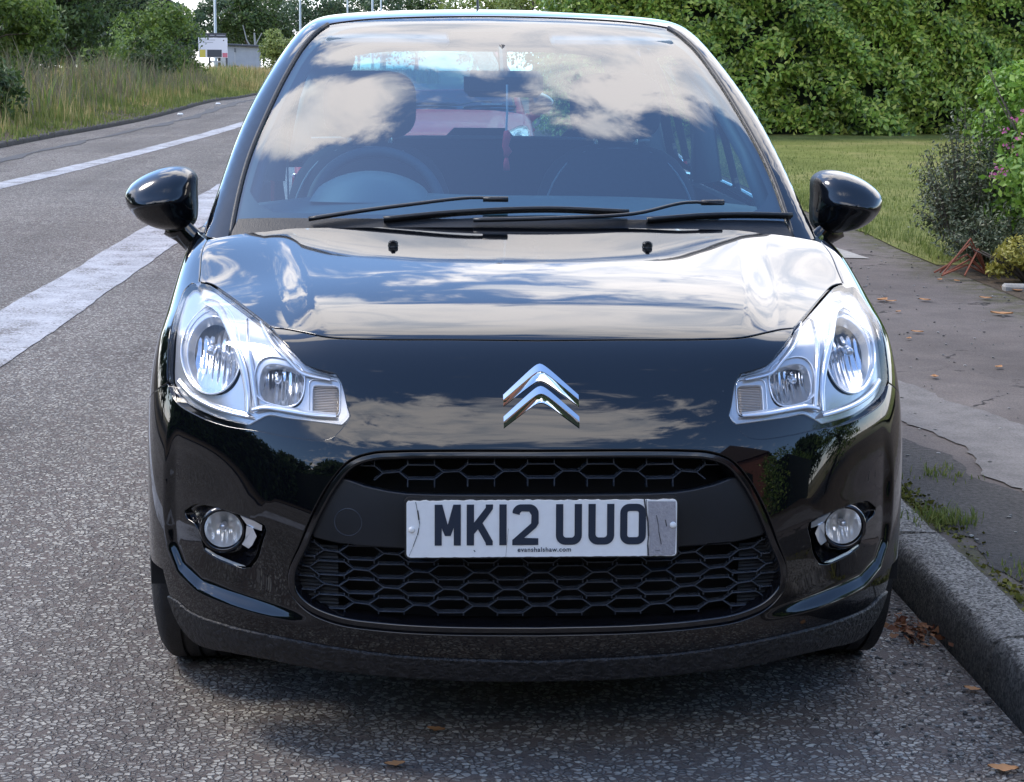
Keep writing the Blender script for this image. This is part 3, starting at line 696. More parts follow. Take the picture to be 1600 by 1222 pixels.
# --- number plate
def plate():
    W2,H2=.260,.0555
    o=empty('number_plate',(0,0,0)); o.parent=car
    cx,cz=-.0015,.4935
    y0=-.018
    tilt=R(-5); rl=R(-.05)
    o.location=(cx,y0,cz); o.rotation_euler=(tilt,rl,0)
    def rounded(w,h,r,n=5):
        P=[]
        for (sx_,sz_,a0) in ((1,1,0),(-1,1,90),(-1,-1,180),(1,-1,270)):
            for k in range(n+1):
                a=R(a0+90*k/n);P.append((sx_*(w-r)+r*math.cos(a),sz_*(h-r)+r*math.sin(a)))
        return P
    rr=random.Random(4)
    O=rounded(W2,H2,.008)
    # chipped upper edge
    O2=[]
    for i in range(len(O)):
        a,b_=O[i],O[(i+1)%len(O)];n=max(1,int(math.hypot(a[0]-b_[0],a[1]-b_[1])/.006))
        for k in range(n):
            x=a[0]+(b_[0]-a[0])*k/n;z=a[1]+(b_[1]-a[1])*k/n
            if z>H2-.001: z-=rr.random()*.0022
            elif z<-H2+.001: z+=rr.random()*.0008
            O2.append((x,z))
    n=len(O2)
    b=MB();b.add([(x,0,z) for x,z in O2]+[(x,.004,z) for x,z in O2],[tuple(range(n))]+[tuple(n+i for i in range(n))[::-1]]+[(i,(i+1)%n,n+(i+1)%n,n+i)[::-1] for i in range(n)])
    bd=b.build('plate_blank',MT['plate'],o)
    backer=MB();q=rounded(W2+.004,H2+.004,.01);m=len(q);backer.add([(x,.0045,z+.001) for x,z in q]+[(x,.016,z+.001) for x,z in q],[tuple(range(m))]+[(i,(i+1)%m,m+(i+1)%m,m+i)[::-1] for i in range(m)]);backer.build('plate_backing',MT['black'],o)
    # bare dirty strip at the right end where the face has broken away
    q=[(.2035,H2-.004),(.257,H2-.0045),(.2585,0),(.257,-H2+.004),(.250,-H2+.0015),(.205,-H2+.001),(.2075,-.02),(.2025,.008),(.2045,.03)]
    b=MB();b.add([(x,-.0008,z) for x,z in q],[tuple(range(len(q)))]);b.build('worn_strip',MT['platedirt'],o)
    def poly(pts,holes=(),y=-.0016):
        vs=[Vector(p) for p in pts];es=[(i,(i+1)%len(pts)) for i in range(len(pts))]
        for h in holes:
            k=len(vs);vs+=[Vector(p) for p in h];es+=[(k+i,k+(i+1)%len(h)) for i in range(len(h))]
        r=delaunay_2d_cdt(vs,es,[],0,1e-7);v=np.array([a[:] for a in r[0]]);F=np.array([list(t) for t in r[2]]);c=v[F].mean(1)
        k=pinpoly(c,np.array(pts))
        for h in holes:k&=~pinpoly(c,np.array(h))
        return [(a[0],y,a[1]) for a in v],[tuple(t) for t in F[k]]
    def arc(cx,cz,r,a0,a1,n=8): return [(cx+r*math.cos(R(a0+(a1-a0)*k/n)),cz+r*math.sin(R(a0+(a1-a0)*k/n))) for k in range(n+1)]
    s=14.;w=50.;h=79.
    G={}
    G['M']=([(0,0),(0,h),(14.5,h),(25,40),(35.5,h),(50,h),(50,0),(36.5,0),(36.5,34),(30.5,18.5),(19.5,18.5),(13.5,34),(13.5,0)],[])
    G['K']=([(0,0),(0,h),(14,h),(14,44),(36.5,73),(36.5,h),(50.5,h),(50,70),(30.5,43),(50,8),(50,0),(37,0),(36,5),(21.5,31),(14,22),(14,0)],[])
    G['1']=([(0,0),(0,h),(14,h),(14,0)],[])
    G['2']=([(0,0),(0,10),(36,42),(36.5,58),(32,65),(18,65.5),(14.5,62),(14,58.5),(.5,62)]+arc(17,62,17,170,95,6)+arc(32.5,61,18,90,0,8)+[(50.5,42),(46,34),(23,14),(50,13),(50,0)],[])
    G['U']=([(0,h),(0,18)]+arc(18,18,18,180,270,7)+arc(32,18,18,270,360,7)+[(50,h),(36,h),(36,20)]+arc(30,20,6,0,-90,4)+arc(20,20,6,270,180,4)+[(14,h)],[])
    G['O']=(arc(18,61,18,180,90,7)+arc(32,61,18,90,0,7)+arc(32,18,18,0,-90,7)+arc(18,18,18,270,180,7),[arc(18,61,4,180,90,3)+arc(32,61,4,90,0,3)+arc(32,18,4,0,-90,3)+arc(18,18,4,270,180,3)])
    for ch,px in (('M',681),('K',730),('1',780),('2',800),('U',867),('U',917),('O',966)):
        x0=-W2+(px-638)*1.25/1000; z0=H2-.0085-h/1000
        A,Hh=G[ch]
        V,F=poly([(x0+a/1000,z0+c/1000) for a,c in A],[[(x0+a/1000,z0+c/1000) for a,c in hh_] for hh_ in Hh])
        mesh_obj('plate_character',V,F,MT['platetext'],o)
    # dealer name in small letters
    cu=bpy.data.curves.new('plate_lettering','FONT');cu.body='evanshalshaw.com';cu.size=.0125;cu.space_character=1.12;cu.offset=.0002
    t=bpy.data.objects.new('plate_lettering',cu);COL.objects.link(t);bpy.context.view_layer.update()
    me=bpy.data.meshes.new_from_object(t.evaluated_get(bpy.context.evaluated_depsgraph_get()));bpy.data.objects.remove(t)
    me.materials.clear();me.materials.append(MT['platetext'])
    t=bpy.data.objects.new('plate_lettering',me);COL.objects.link(t);t.parent=o;t.rotation_euler=(R(90),0,0);t.location=(-W2+(808-638)*1.25/1000,-.0016,-H2+.0105)
    # cracks
    b=MB()
    def crack(pts,ww):
        for (a,c) in zip(pts[:-1],pts[1:]):
            d=np.array(c)-np.array(a);l=np.linalg.norm(d);nn=np.array([-d[1],d[0]])/l*ww/2*rr.uniform(.6,1.5);a=np.array(a);c=np.array(c)
            q=[a-nn,c-nn,c+nn,a+nn];b.add([(k[0],-.0022,k[1]) for k in q],[(0,1,2,3)])
    P=lambda x,y:(-W2+(x-638)*.00125,H2-(y-777)*.00129)
    crack([P(652,779),P(655,795),P(658,812),P(657,818),P(654,830),P(648,846),P(641,862)],.0009)
    crack([P(655,792),P(657,806)],.002);crack([P(657,818),P(655,829)],.0022)
    crack([P(1003,777),P(1006,795),P(1009,812),P(1010,832),P(1009,845),P(1010,862)],.0022)
    crack([P(1006,777),P(1007,800)],.0015);crack([P(1022,801),P(1025,815),P(1026,826),P(1030,845)],.0011)
    crack([P(1036,808),P(1038,818)],.0014);crack([P(794,820),P(792,840),P(790,862)],.0005);crack([P(741,852),P(743,854.5)],.003);crack([P(1021,854),P(1028,854)],.0012)
    b.build('plate_cracks',MT['crack'],o)
    for (x,z,r) in ((646,821,.0062),(1048,816,.0066)):
        X,Z=P(x,z);b=MB();b.ico((X,-.0015,Z),r,2,(1,.45,1));b.build('plate_screw',MT['screw'],o,smooth=True)
    return o
plate()
# --- emblem: two chrome chevrons
def chevron(zt,name):
    # profile across: outer edge, ridge, inner edge ; along: half chevron
    n=14;b=MB();out=[]
    for i in range(-n,n+1):
        t=abs(i)/n; s_=1 if i>=0 else -1
        x=.0735*t
        rnd=math.sqrt(t*t+.018)-math.sqrt(.018); rnd/= (math.sqrt(1.018)-math.sqrt(.018))
        top=zt-.0500*rnd-.004*t; inn=top-(.034-.0125*t)+.0035*(1-t)
        rid=top*.46+inn*.54
        out.append((s_*x,top,rid,inn))
    rows=[]
    for (x,a,r_,c) in out:
        P=[]
        for (z,h) in ((a,.000),(a-.0006,.0045),(r_+.0012,.0085),(r_-.0010,.0070),(c+.0006,.0042),(c,.000)):
            P.append((x,z,h))
        rows.append(P)
    V=[]
    for P in rows:
        q=np.array(P);pp=on_front(q[:,0],q[:,1],base);nn=grad(base,pp);pp=pp+nn*(q[:,2]-.0005)[:,None];V+=list(pp)
    m=6;F=[(i*m+k,i*m+k+1,(i+1)*m+k+1,(i+1)*m+k) for i in range(len(rows)-1) for k in range(m-1)]
    F+=[tuple(range(m)),tuple((len(rows)-1)*m+k for k in range(m))[::-1]]
    b.add(V,F);return b.build(name,MT['chrome'],car,smooth='auto')
chevron(.7885,'badge_chevron');chevron(.7500,'badge_chevron')
# --- lamps
hbase=lambda d:(lambda p:base(p)+d)
def hl(sg):
    mir=(lambda segs:segs) if sg<0 else (lambda segs:[mirror(s_)[::-1] for s_ in segs][::-1])
    H=closed(mir(HLH),.010); Lo=closed(mir(HL),.009)
    head=empty('headlight',(0,0,0)); head.parent=car
    X=lambda x:x*(-sg)   # outlines are given for the negative-x side
    # housing behind the opening
    patch('headlight_gap',base,FRONT,H,[Lo],MT['blackgloss'],head,step=.012,gap=-.002,flange=0,off=-.016)
    patch('headlight_floor',base,FRONT,H,[],MT['dark'],head,step=.03,gap=-.004,flange=0,off=-.10)
    lens=patch('headlight_lens',base,FRONT,Lo,[],MT['lens'],head,step=.010,gap=.0005,flange=.012,off=.001,lip=.003)
    # bezel plate with two bowls and the indicator window cut out
    def ell(cx,cz,rx,rz,n=72,ang=0,pw=2.):
        P=[]
        for k in range(n):
            t=2*math.pi*k/n;c,s_=math.cos(t),math.sin(t);q=(abs(c)**pw+abs(s_)**pw)**(-1/pw)
            a,b_=rx*c*q,rz*s_*q;P.append((cx+a*math.cos(ang)-b_*math.sin(ang),cz+a*math.sin(ang)+b_*math.cos(ang)))
        return P
    main=ell(-.659,.785,.066,.074,ang=R(0)); sec=ell(-.512,.7475,.051,.0425,pw=2.8,ang=R(-8)); ind=ell(-.4215,.7235,.031,.033,pw=6)
    def to3(pts,d): 
        a=np.array(pts,float);p=on_front(a[:,0],a[:,1],hbase(d));
        if sg>0: p[:,0]*=-1
        return p
    D=.015
    holes=[to3(h,0)[::(1 if sg<0 else -1)] for h in (main,sec,ind)]
    bezel=patch('headlight_bezel',base,FRONT,Lo,holes,MT['bezel'],head,step=.011,gap=-.0025,flange=.02,off=-D,lip=.003)
    def bowl(pts,c,depth,mat,nm,tiltx=0,fac=0,nr=20):
        # reflector: rings shrinking towards a recessed centre, with vertical flutes
        rim_=to3(pts,D); cx,cz=c; cc=to3([c],D)[0]; V=[];n=len(rim_)
        cen=cc+np.array([0,depth,0])
        for j in range(nr):
            r=1-j/(nr-.2)
            for k in range(n):
                q=cen+(rim_[k]-cc)*r; base_y=cc[1]+(rim_[k][1]-cc[1])*r
                y=base_y+depth*(1-r**2.2)
                q[1]=y
                if fac and .15<r<.97:
                    q[1]+=fac*(math.cos((q[0]-cc[0])*2*math.pi/.0135)+.5*math.cos((q[2]-cc[2])*2*math.pi/.034+1))*min(1,(1-r)*5)
                V.append(q)
        F=[(j*n+k,j*n+(k+1)%n,(j+1)*n+(k+1)%n,(j+1)*n+k) for j in range(nr-1) for k in range(n)]+[tuple((nr-1)*n+k for k in range(n))]
        return mesh_obj(nm,V,F,mat,head,smooth=True),cc
    _,cm=bowl(main,(-.659,.785),.075,MT['reflector'],'main_reflector',fac=.0022)
    _,cs=bowl(sec,(-.515,.748),.050,MT['reflector'],'side_reflector',fac=.0018)
    for (c,dp,r_) in ((cm,.045,.010),(cs,.03,.007)):
        b=MB();b.tube([c+np.array([0,dp+.03,0]),c+np.array([0,dp-.02,0])],[r_,r_*.9],12);b.ico(c+np.array([0,dp-.022,0]),r_*.95,2);b.build('lamp_bulb',MT['bulb'],head,smooth=True)
    # shade cap over each reflector (half cover)
    b=MB();P=[];
    for k in range(13):
        t=R(12+k*13);P.append((-.659+.060*math.cos(t),.785+.067*math.sin(t)))
    q=to3(P,D-.002);b.tube(q,.0016,6);b.build('reflector_ring',MT['silver'],head,smooth=True)
    for (pts,rr_) in ((main,.0034),(sec,.003),(ind,.0022)):
        q=to3(pts,D-.001);q=np.vstack([q,q[:1]]);b=MB();b.tube(q,rr_*.55,6,cap=False);b.build('reflector_ring',MT['silver'],head,smooth=True)
    # indicator: ribbed block behind the window
    b=MB();c=to3([(-.4215,.7235)],D+.012)[0];n=22
    for k in range(n):
        z=.7235-.031+.062*k/(n-1); q=to3([(-.455,z),(-.44,z),(-.4215,z),(-.405,z),(-.390,z)],D+.010)
        b.tube(q,.0014,5)
    b.build('indicator_ribs',MT['amberpale'] ,head,smooth=True)
    bk_=to3(ind,D+.014);b=MB();b.add(bk_,[tuple(range(len(bk_)))]);b.build('indicator_backing',MT['amber'],head)
    # dividing spear and lower tray
    def ridge(path,wd,hgt,nm,mat=MT['silver'],d=D):
        a=np.array(catmull(path,.008)+[np.array(path[-1],float)]);T=np.gradient(a,axis=0);T/=np.linalg.norm(T,axis=1)[:,None];Nn2=np.stack([-T[:,1],T[:,0]],1)
        V=[];m=len(a)
        ww=np.interp(np.linspace(0,1,m),np.linspace(0,1,len(wd)),wd)
        for (s_,h) in ((-1,0.),(-.55,.8),(0,1.),(.55,.8),(1,0.)):
            q=a+Nn2*(ww*s_)[:,None]; p=to3(q,d-hgt*h); V.append(p)
        V=np.stack(V,1).reshape(-1,3);F=[(i*5+k,i*5+k+1,(i+1)*5+k+1,(i+1)*5+k) for i in range(m-1) for k in range(4)]
        mesh_obj(nm,V,F,mat,head,smooth=True)
    ridge([(-.690,.862),(-.655,.855),(-.618,.822),(-.590,.775),(-.577,.73),(-.575,.690)],[.003,.006,.008,.008,.007,.006],.012,'lamp_divider')
    ridge([(-.59,.845),(-.577,.800),(-.567,.755),(-.560,.715),(-.556,.695)],[.002,.005,.006,.006,.004],.010,'lamp_divider')
    ridge([(-.565,.694),(-.54,.7005),(-.50,.6985),(-.45,.694),(-.398,.6925)],[.005,.006,.006,.006,.005],.014,'lamp_tray')
    ridge([(-.572,.681),(-.61,.684),(-.66,.692),(-.70,.705),(-.728,.725)],[.005,.006,.006,.006,.004],.014,'lamp_tray')
    ridge([(-.560,.845),(-.525,.812),(-.49,.785),(-.468,.768),(-.41,.757)],[.003,.004,.004,.004,.003],.010,'lamp_tray')
    return head
for sg in(-1,1): hl(sg)
def fog(sg):
    o=empty('fog_light',(0,0,0));o.parent=car
    cx,cz=-.6265,.4490
    def to3(pts,d,f=None):
        a=np.array(pts,float);p=on_front(a[:,0],a[:,1],lambda p_:lower(p_)+d)
        if sg>0: p[:,0]*=-1
        return p
    F_=closed(FOG,.008)[:,[0,2]]
    back_=to3(F_,0)+np.array([0,.065,0]);b=MB();b.add(back_,[tuple(range(len(back_)))]);b.build('fog_pocket_backing',MT['dark'],o)
    cc=to3([(cx,cz)],0)[0];r0=.0375
    yF=cc[1]+.010
    c=np.array([cc[0],yF,cc[2]])
    b=MB();b.lathe([(.0,r0+.001),(-.003,r0+.004),(.0,r0+.0085),(.012,r0+.010),(.05,r0+.010)],36,'y',c);b.build('fog_ring',MT['blackgloss'],o,smooth=True)
    # fluted reflector bowl
    n=40;nr=12;V=[]
    for j in range(nr):
        r=r0*(1-j/(nr-.5))
        for k in range(n):
            t=2*math.pi*k/n;x,z=r*math.cos(t),r*math.sin(t);q=r/r0
            V.append((c[0]+x,c[1]+.010+.030*(1-q*q)+.0030*math.cos(x*2*math.pi/.017)*min(1,(1-q)*4),c[2]+z))
    F=[(j*n+k,j*n+(k+1)%n,(j+1)*n+(k+1)%n,(j+1)*n+k) for j in range(nr-1) for k in range(n)]+[tuple((nr-1)*n+k for k in range(n))]
    mesh_obj('fog_reflector',V,F,MT['fogref'],o,smooth=True)
    b=MB();b.tube([c+np.array([0,.04,.004]),c+np.array([0,.014,.004])],[.008,.007],12);b.ico(c+np.array([0,.013,.004]),.0085,2);b.build('lamp_bulb',MT['bulb'],o,smooth=True)
    V=[];nr=7
    for j in range(nr):
        r=r0*(1-j/(nr-1)*.999)
        for k in range(n):
            t=2*math.pi*k/n;V.append((c[0]+r*math.cos(t),c[1]-.006*(1-(r/r0)**2),c[2]+r*math.sin(t)))
    F=[(j*n+k,j*n+(k+1)%n,(j+1)*n+(k+1)%n,(j+1)*n+k) for j in range(nr-1) for k in range(n)]
    mesh_obj('fog_lens',V,F,MT['lens'],o,smooth=True)
    # gloss surround sloping back round the lamp
    N_=48;ring_o=F_;
    m=len(ring_o);V=[]
    fo=to3(ring_o,.004)
    for j in range(6):
        q=j/5
        for k in range(m):
            ang=math.atan2(ring_o[k][1]-cz,ring_o[k][0]-cx);e=np.array([c[0]+(-sg)*(-1)*(-1)*0+(r0+.009)*math.cos(ang)*(1 if sg<0 else -1),c[1]+.022,c[2]+(r0+.009)*math.sin(ang)])
            p=fo[k]*(1-q)+e*q; p[1]+=.020*math.sin(math.pi*q)+.010*q*0
            V.append(p)
    F=[(j*m+k,j*m+(k+1)%m,(j+1)*m+(k+1)%m,(j+1)*m+k) for j in range(5) for k in range(m)]
    mesh_obj('fog_surround',V,F,MT['blackgloss'],o,smooth=True)
    # bright trim blades beside and below the lamp
    def blade(poly,d,mat,nm):
        p=to3(poly,0);p[:,1]+=np.array(d);b=MB();b.add(p,[tuple(range(len(p)))]);q=p+np.array([0,.004,0]);n_=len(p);b.add(q,[tuple(range(n_))[::-1]])
        b.F+=[(i,(i+1)%n_,n_+(i+1)%n_,n_+i) for i in range(n_)];return b.build(nm,mat,o)
    blade([(-.588,.4880),(-.560,.4825),(-.5435,.4755),(-.5455,.462),(-.562,.4640),(-.576,.470)],[.002,.002,.003,.012,.014,.012],MT['silver'],'fog_trim')
    blade([(-.576,.468),(-.563,.465),(-.556,.449),(-.566,.428),(-.574,.4185),(-.588,.4235),(-.580,.440)],[.010,.010,.012,.012,.018,.022,.016],MT['silver'],'fog_trim')
    blade([(-.673,.4055),(-.668,.3985),(-.638,.3885),(-.604,.3805),(-.580,.3835),(-.606,.3865),(-.640,.394)],[.004,.003,.003,.003,.003,.006,.006],MT['silver'],'fog_trim')
    return o
for sg in(-1,1): fog(sg)
# --- chin strip under the bumper
ch_=[(0.,.0233,.2080)]+[(x,y,z-.0135) for x,y,z in CHIN[0][1:5]]+[(-.700,.21,.258),(-.728,.25,.272)]
b2=bot[:-1]; b2[-1]=(-.7502,.2827,.2702)
low_=[(x,y,z-.000) for x,y,z in bot[:-1]]
chl=[ch_,[ch_[-1],low_[-1]],rev(low_)]
patch('chin_strip',base,FRONT,closed(full(chl),.012),[],MT['scuffed'],car,step=.012,gap=-.002,flange=.03,off=.005,lip=.004)
# --- bonnet washers
for sx_ in(-1,1):
    X=.290*sx_;z=.975
    zz=np.linspace(.9,1.05,800);P=np.stack([zz*0+X,zz*0+.755,zz],1);z=zz[np.where(lower(P)>0)[0][0]]
    b=MB();b.box((X,.755,z+.005),(.022,.020,.014),bev=.004).box((X,.747,z+.011),(.010,.012,.006),bev=.002).lathe([(z-.002,.013),(z+.0015,.012),(z+.0016,0)],16,'z',(X,.757,0));b.build('washer_jet',MT['black'],car)
# --- scuttle, wipers
def gz_(x,y):
    zz=np.linspace(.9,1.5,1500);P=np.stack([zz*0+x,zz*0+y,zz],1);v=greenhouse(P);return zz[np.where(v>0)[0][0]]
sc=[(0.,.985,.995),(-.35,1.005,.992),(-.60,1.055,.988),(-.655,1.075,.985)]
sc=[tuple(p) for p in cabpt(sc)]
sc2=[(-.675,1.02,.945),(-.4,.95,.945),(0.,.93,.945)]
sc2=[tuple(p) for p in cabpt(sc2)]
SCL=[sc,[sc[-1],sc2[0]],sc2]
patch('scuttle_panel',greenhouse,CABIN,closed(full(SCL),.02),[],MT['black'],car,step=.02,gap=0,flange=.01,off=.004)
def wiper(arm,blade,headp):
    o=empty('wiper',(0,0,0));o.parent=car
    def up_(pts,h):
        q=on(greenhouse,CABIN,np.array(catmull(pts,.02)+[np.array(pts[-1])]));return q+grad(greenhouse,q)*h
    b=MB();q=up_(blade,.014);b.tube(q,.0065,6);q=up_(blade,.006);b.tube(q,.004,4);b.build('wiper_blade',MT['black'],o,smooth=True)
    b=MB();q=up_(arm,.020);b.tube(q,np.linspace(.010,.006,len(q)),8,flat=.6);b.build('wiper_arm',MT['matte'],o,smooth=True)
    q=up_([headp,tuple(np.array(headp)+np.array([.06,0,0]))],.019);b=MB();b.tube(q,.009,8,flat=.75);b.build('wiper_joint',MT['black'],o,smooth=True)
wiper([(-.489,1.008,.978),(-.374,1.012,.996),(-.252,1.022,1.012),(-.105,1.036,1.028),(-.044,1.03,1.027)],[(-.313,.987,.985),(-.16,.996,1.000),(.071,1.01,1.010),(.273,1.016,1.003)],(-.075,1.033,1.026))
wiper([(-.10,.967,.981),(.099,.972,.986),(.287,.998,.995),(.419,1.053,1.018),(.507,1.065,1.014)],[(.317,.991,.986),(.447,1.028,.994),(.56,1.055,.995),(.681,1.082,.991)],(.455,1.06,1.018))

# --- door mirrors
def door_mirror(sg):
    o=empty('door_mirror',(0,0,0));o.parent=car
    # outline in front view (x from the car's axis, z), nose of the shell towards -y
    cx,cz=.885,1.018
    O=[(-.093,.010),(-.090,.055),(-.066,.073),(-.02,.0745),(.035,.056),(.072,.030),(.0855,.008),(.078,-.022),(.056,-.052),(.020,-.074),(-.030,-.0845),(-.068,-.0825),(-.088,-.062),(-.0935,-.025)]
    n=len(O);Q=np.array(catmull([(a,b_,0) for a,b_ in O+[O[0]]],.008))[:,:2];n=len(Q)
    V=[];nr=14;th=math.radians(8)
    for j in range(nr):
        q=1-j/(nr-1)
        for k in range(n):
            x,z=Q[k]*q
            # domed shell with a horizontal crease: the part above faces up, the part below is undercut
            zc=.006-.35*(x)*0-.16*(x+.02)
            dome=.095*(1-q**2.6)**(1/2.0)
            cre=.012*math.exp(-((z-zc+.012)/.016)**2)*(1-q**4)
            slope=.22*max(0,z-zc)
            y=-(dome+cre)+slope
            V.append((x,y,z))
    V=np.array(V);F=[(j*n+k,j*n+(k+1)%n,(j+1)*n+(k+1)%n,(j+1)*n+k) for j in range(nr-1) for k in range(n)]
    if sg<0: V[:,0]*=-1;F=[f[::-1] for f in F]
    pos=np.array([sg*cx,1.315,cz])
    V=V+pos
    mesh_obj('mirror_shell',V,F,MT['mirrorpaint'],o,smooth=True)
    # rear rim and glass
    rim_=V[:n];b=MB();V2=np.concatenate([rim_,rim_+np.array([0,.045,0])*1.0]);b.add(V2,[(k,(k+1)%n,n+(k+1)%n,n+k) for k in range(n)]);b.build('mirror_rim',MT['black'],o,smooth=True)
    g=(rim_-pos)*.93+pos+np.array([0,.043,0]);b=MB();b.add(g,[tuple(range(n))]);b.build('mirror_glass',MT['skymirror'],o)
    b=MB()
    b.tube([(sg*.850,1.30,.955),(sg*.825,1.29,.935),(sg*.795,1.28,.910),(sg*.765,1.27,.890)],[.020,.016,.017,.024],12,flat=2.0);b.build('mirror_stalk',MT['paint'],o,smooth=True)
for sg in(-1,1): door_mirror(sg)
# --- wheels
def wheel(x,y,sg,steer=0):
    o=empty('wheel',(x,y,.302));o.parent=car;o.rotation_euler=(0,0,R(steer))
    w2=.095
    pr=[(-w2+.012,.19),(-w2-.002,.215),(-w2-.006,.245),(-w2+.002,.275),(-w2+.014,.292),(-w2+.022,.299)]
    for k in range(5):
        a=-w2+.030+k*.034
        pr+=[(a,.302),(a+.026,.302),(a+.027,.295),(a+.033,.295)]
    pr=pr[:-2]
    pr+=[(w2-.014,.292),(w2-.002,.275),(w2+.006,.245),(w2+.002,.215),(w2-.012,.19)]
    b=MB();b.lathe(pr,72,'x');b.build('tyre',MT['rubber'],o,smooth='auto')
    b=MB();b.lathe([(-w2+.02,.192),(w2-.012,.195),(w2-.012,.185),(w2-.03,.178),(-w2+.02,.178)][::1],48,'x')
    s_=1 if sg>0 else -1
    b2_=MB()
    for k in range(9):
        a=2*math.pi*k/9; d=np.array([0,math.cos(a),math.sin(a)]);t=np.array([0,-math.sin(a),math.cos(a)])
        p0=d*.04;p1=d*.18
        V=[]
        for (p,ww) in((p0,.017),(p1,.022)):
            for (h,q) in((s_*(w2-.022),-1),(s_*(w2-.014),0),(s_*(w2-.022),1)):
                V.append(p+t*ww*q+np.array([h,0,0]))
            V.append(p+np.array([s_*(w2-.045),0,0]))
        b2_.add(V,[(0,1,5,4),(1,2,6,5),(2,3,7,6),(3,0,4,7)])
    b2_.lathe([(s_*(w2-.01),0.0),(s_*(w2-.01),.035),(s_*(w2-.02),.055),(s_*(w2-.05),.055)],24,'x')
    b2_.lathe([(s_*(w2-.06),.0),(s_*(w2-.06),.17)],24,'x')
    b.V+=b2_.V;b.F+=[tuple(i+b.n for i in f) for f in b2_.F]
    b.build('rim',MT['rim'],o,smooth='auto')
for (x,y) in ((.722,.77),(.735,YR)):
    for sg in(-1,1): wheel(sg*x,y,sg)
# --- dark inner arches and floor
for cy in(.77,YR):
    for sg in(-1,1):
        b=MB();n=16;V=[]
        for k in range(n+1):
            a=R(-5+190*k/n);yy,zz=cy-.40*math.cos(a),.31+.385*math.sin(a)
            V+=[(sg*.56,yy,zz),(sg*.80,yy,min(zz,.70))]
        b.add(V,[(2*k,2*k+1,2*k+3,2*k+2) for k in range(n)]);b.add([V[2*k] for k in range(n+1)],[tuple(range(n+1))]);b.build('arch_liner',MT['dark'],car)
b=MB();b.box((0,2.05,.235),(1.10,3.5,.06)).box((0,.62,.40),(1.08,.72,.36)).box((0,.98,.62),(1.4,.04,.5)).box((0,1.9,.30),(1.5,1.55,.16));b.box((0,.30,.22),(1.0,.3,.03));b.build('underbody',MT['dark'],car)
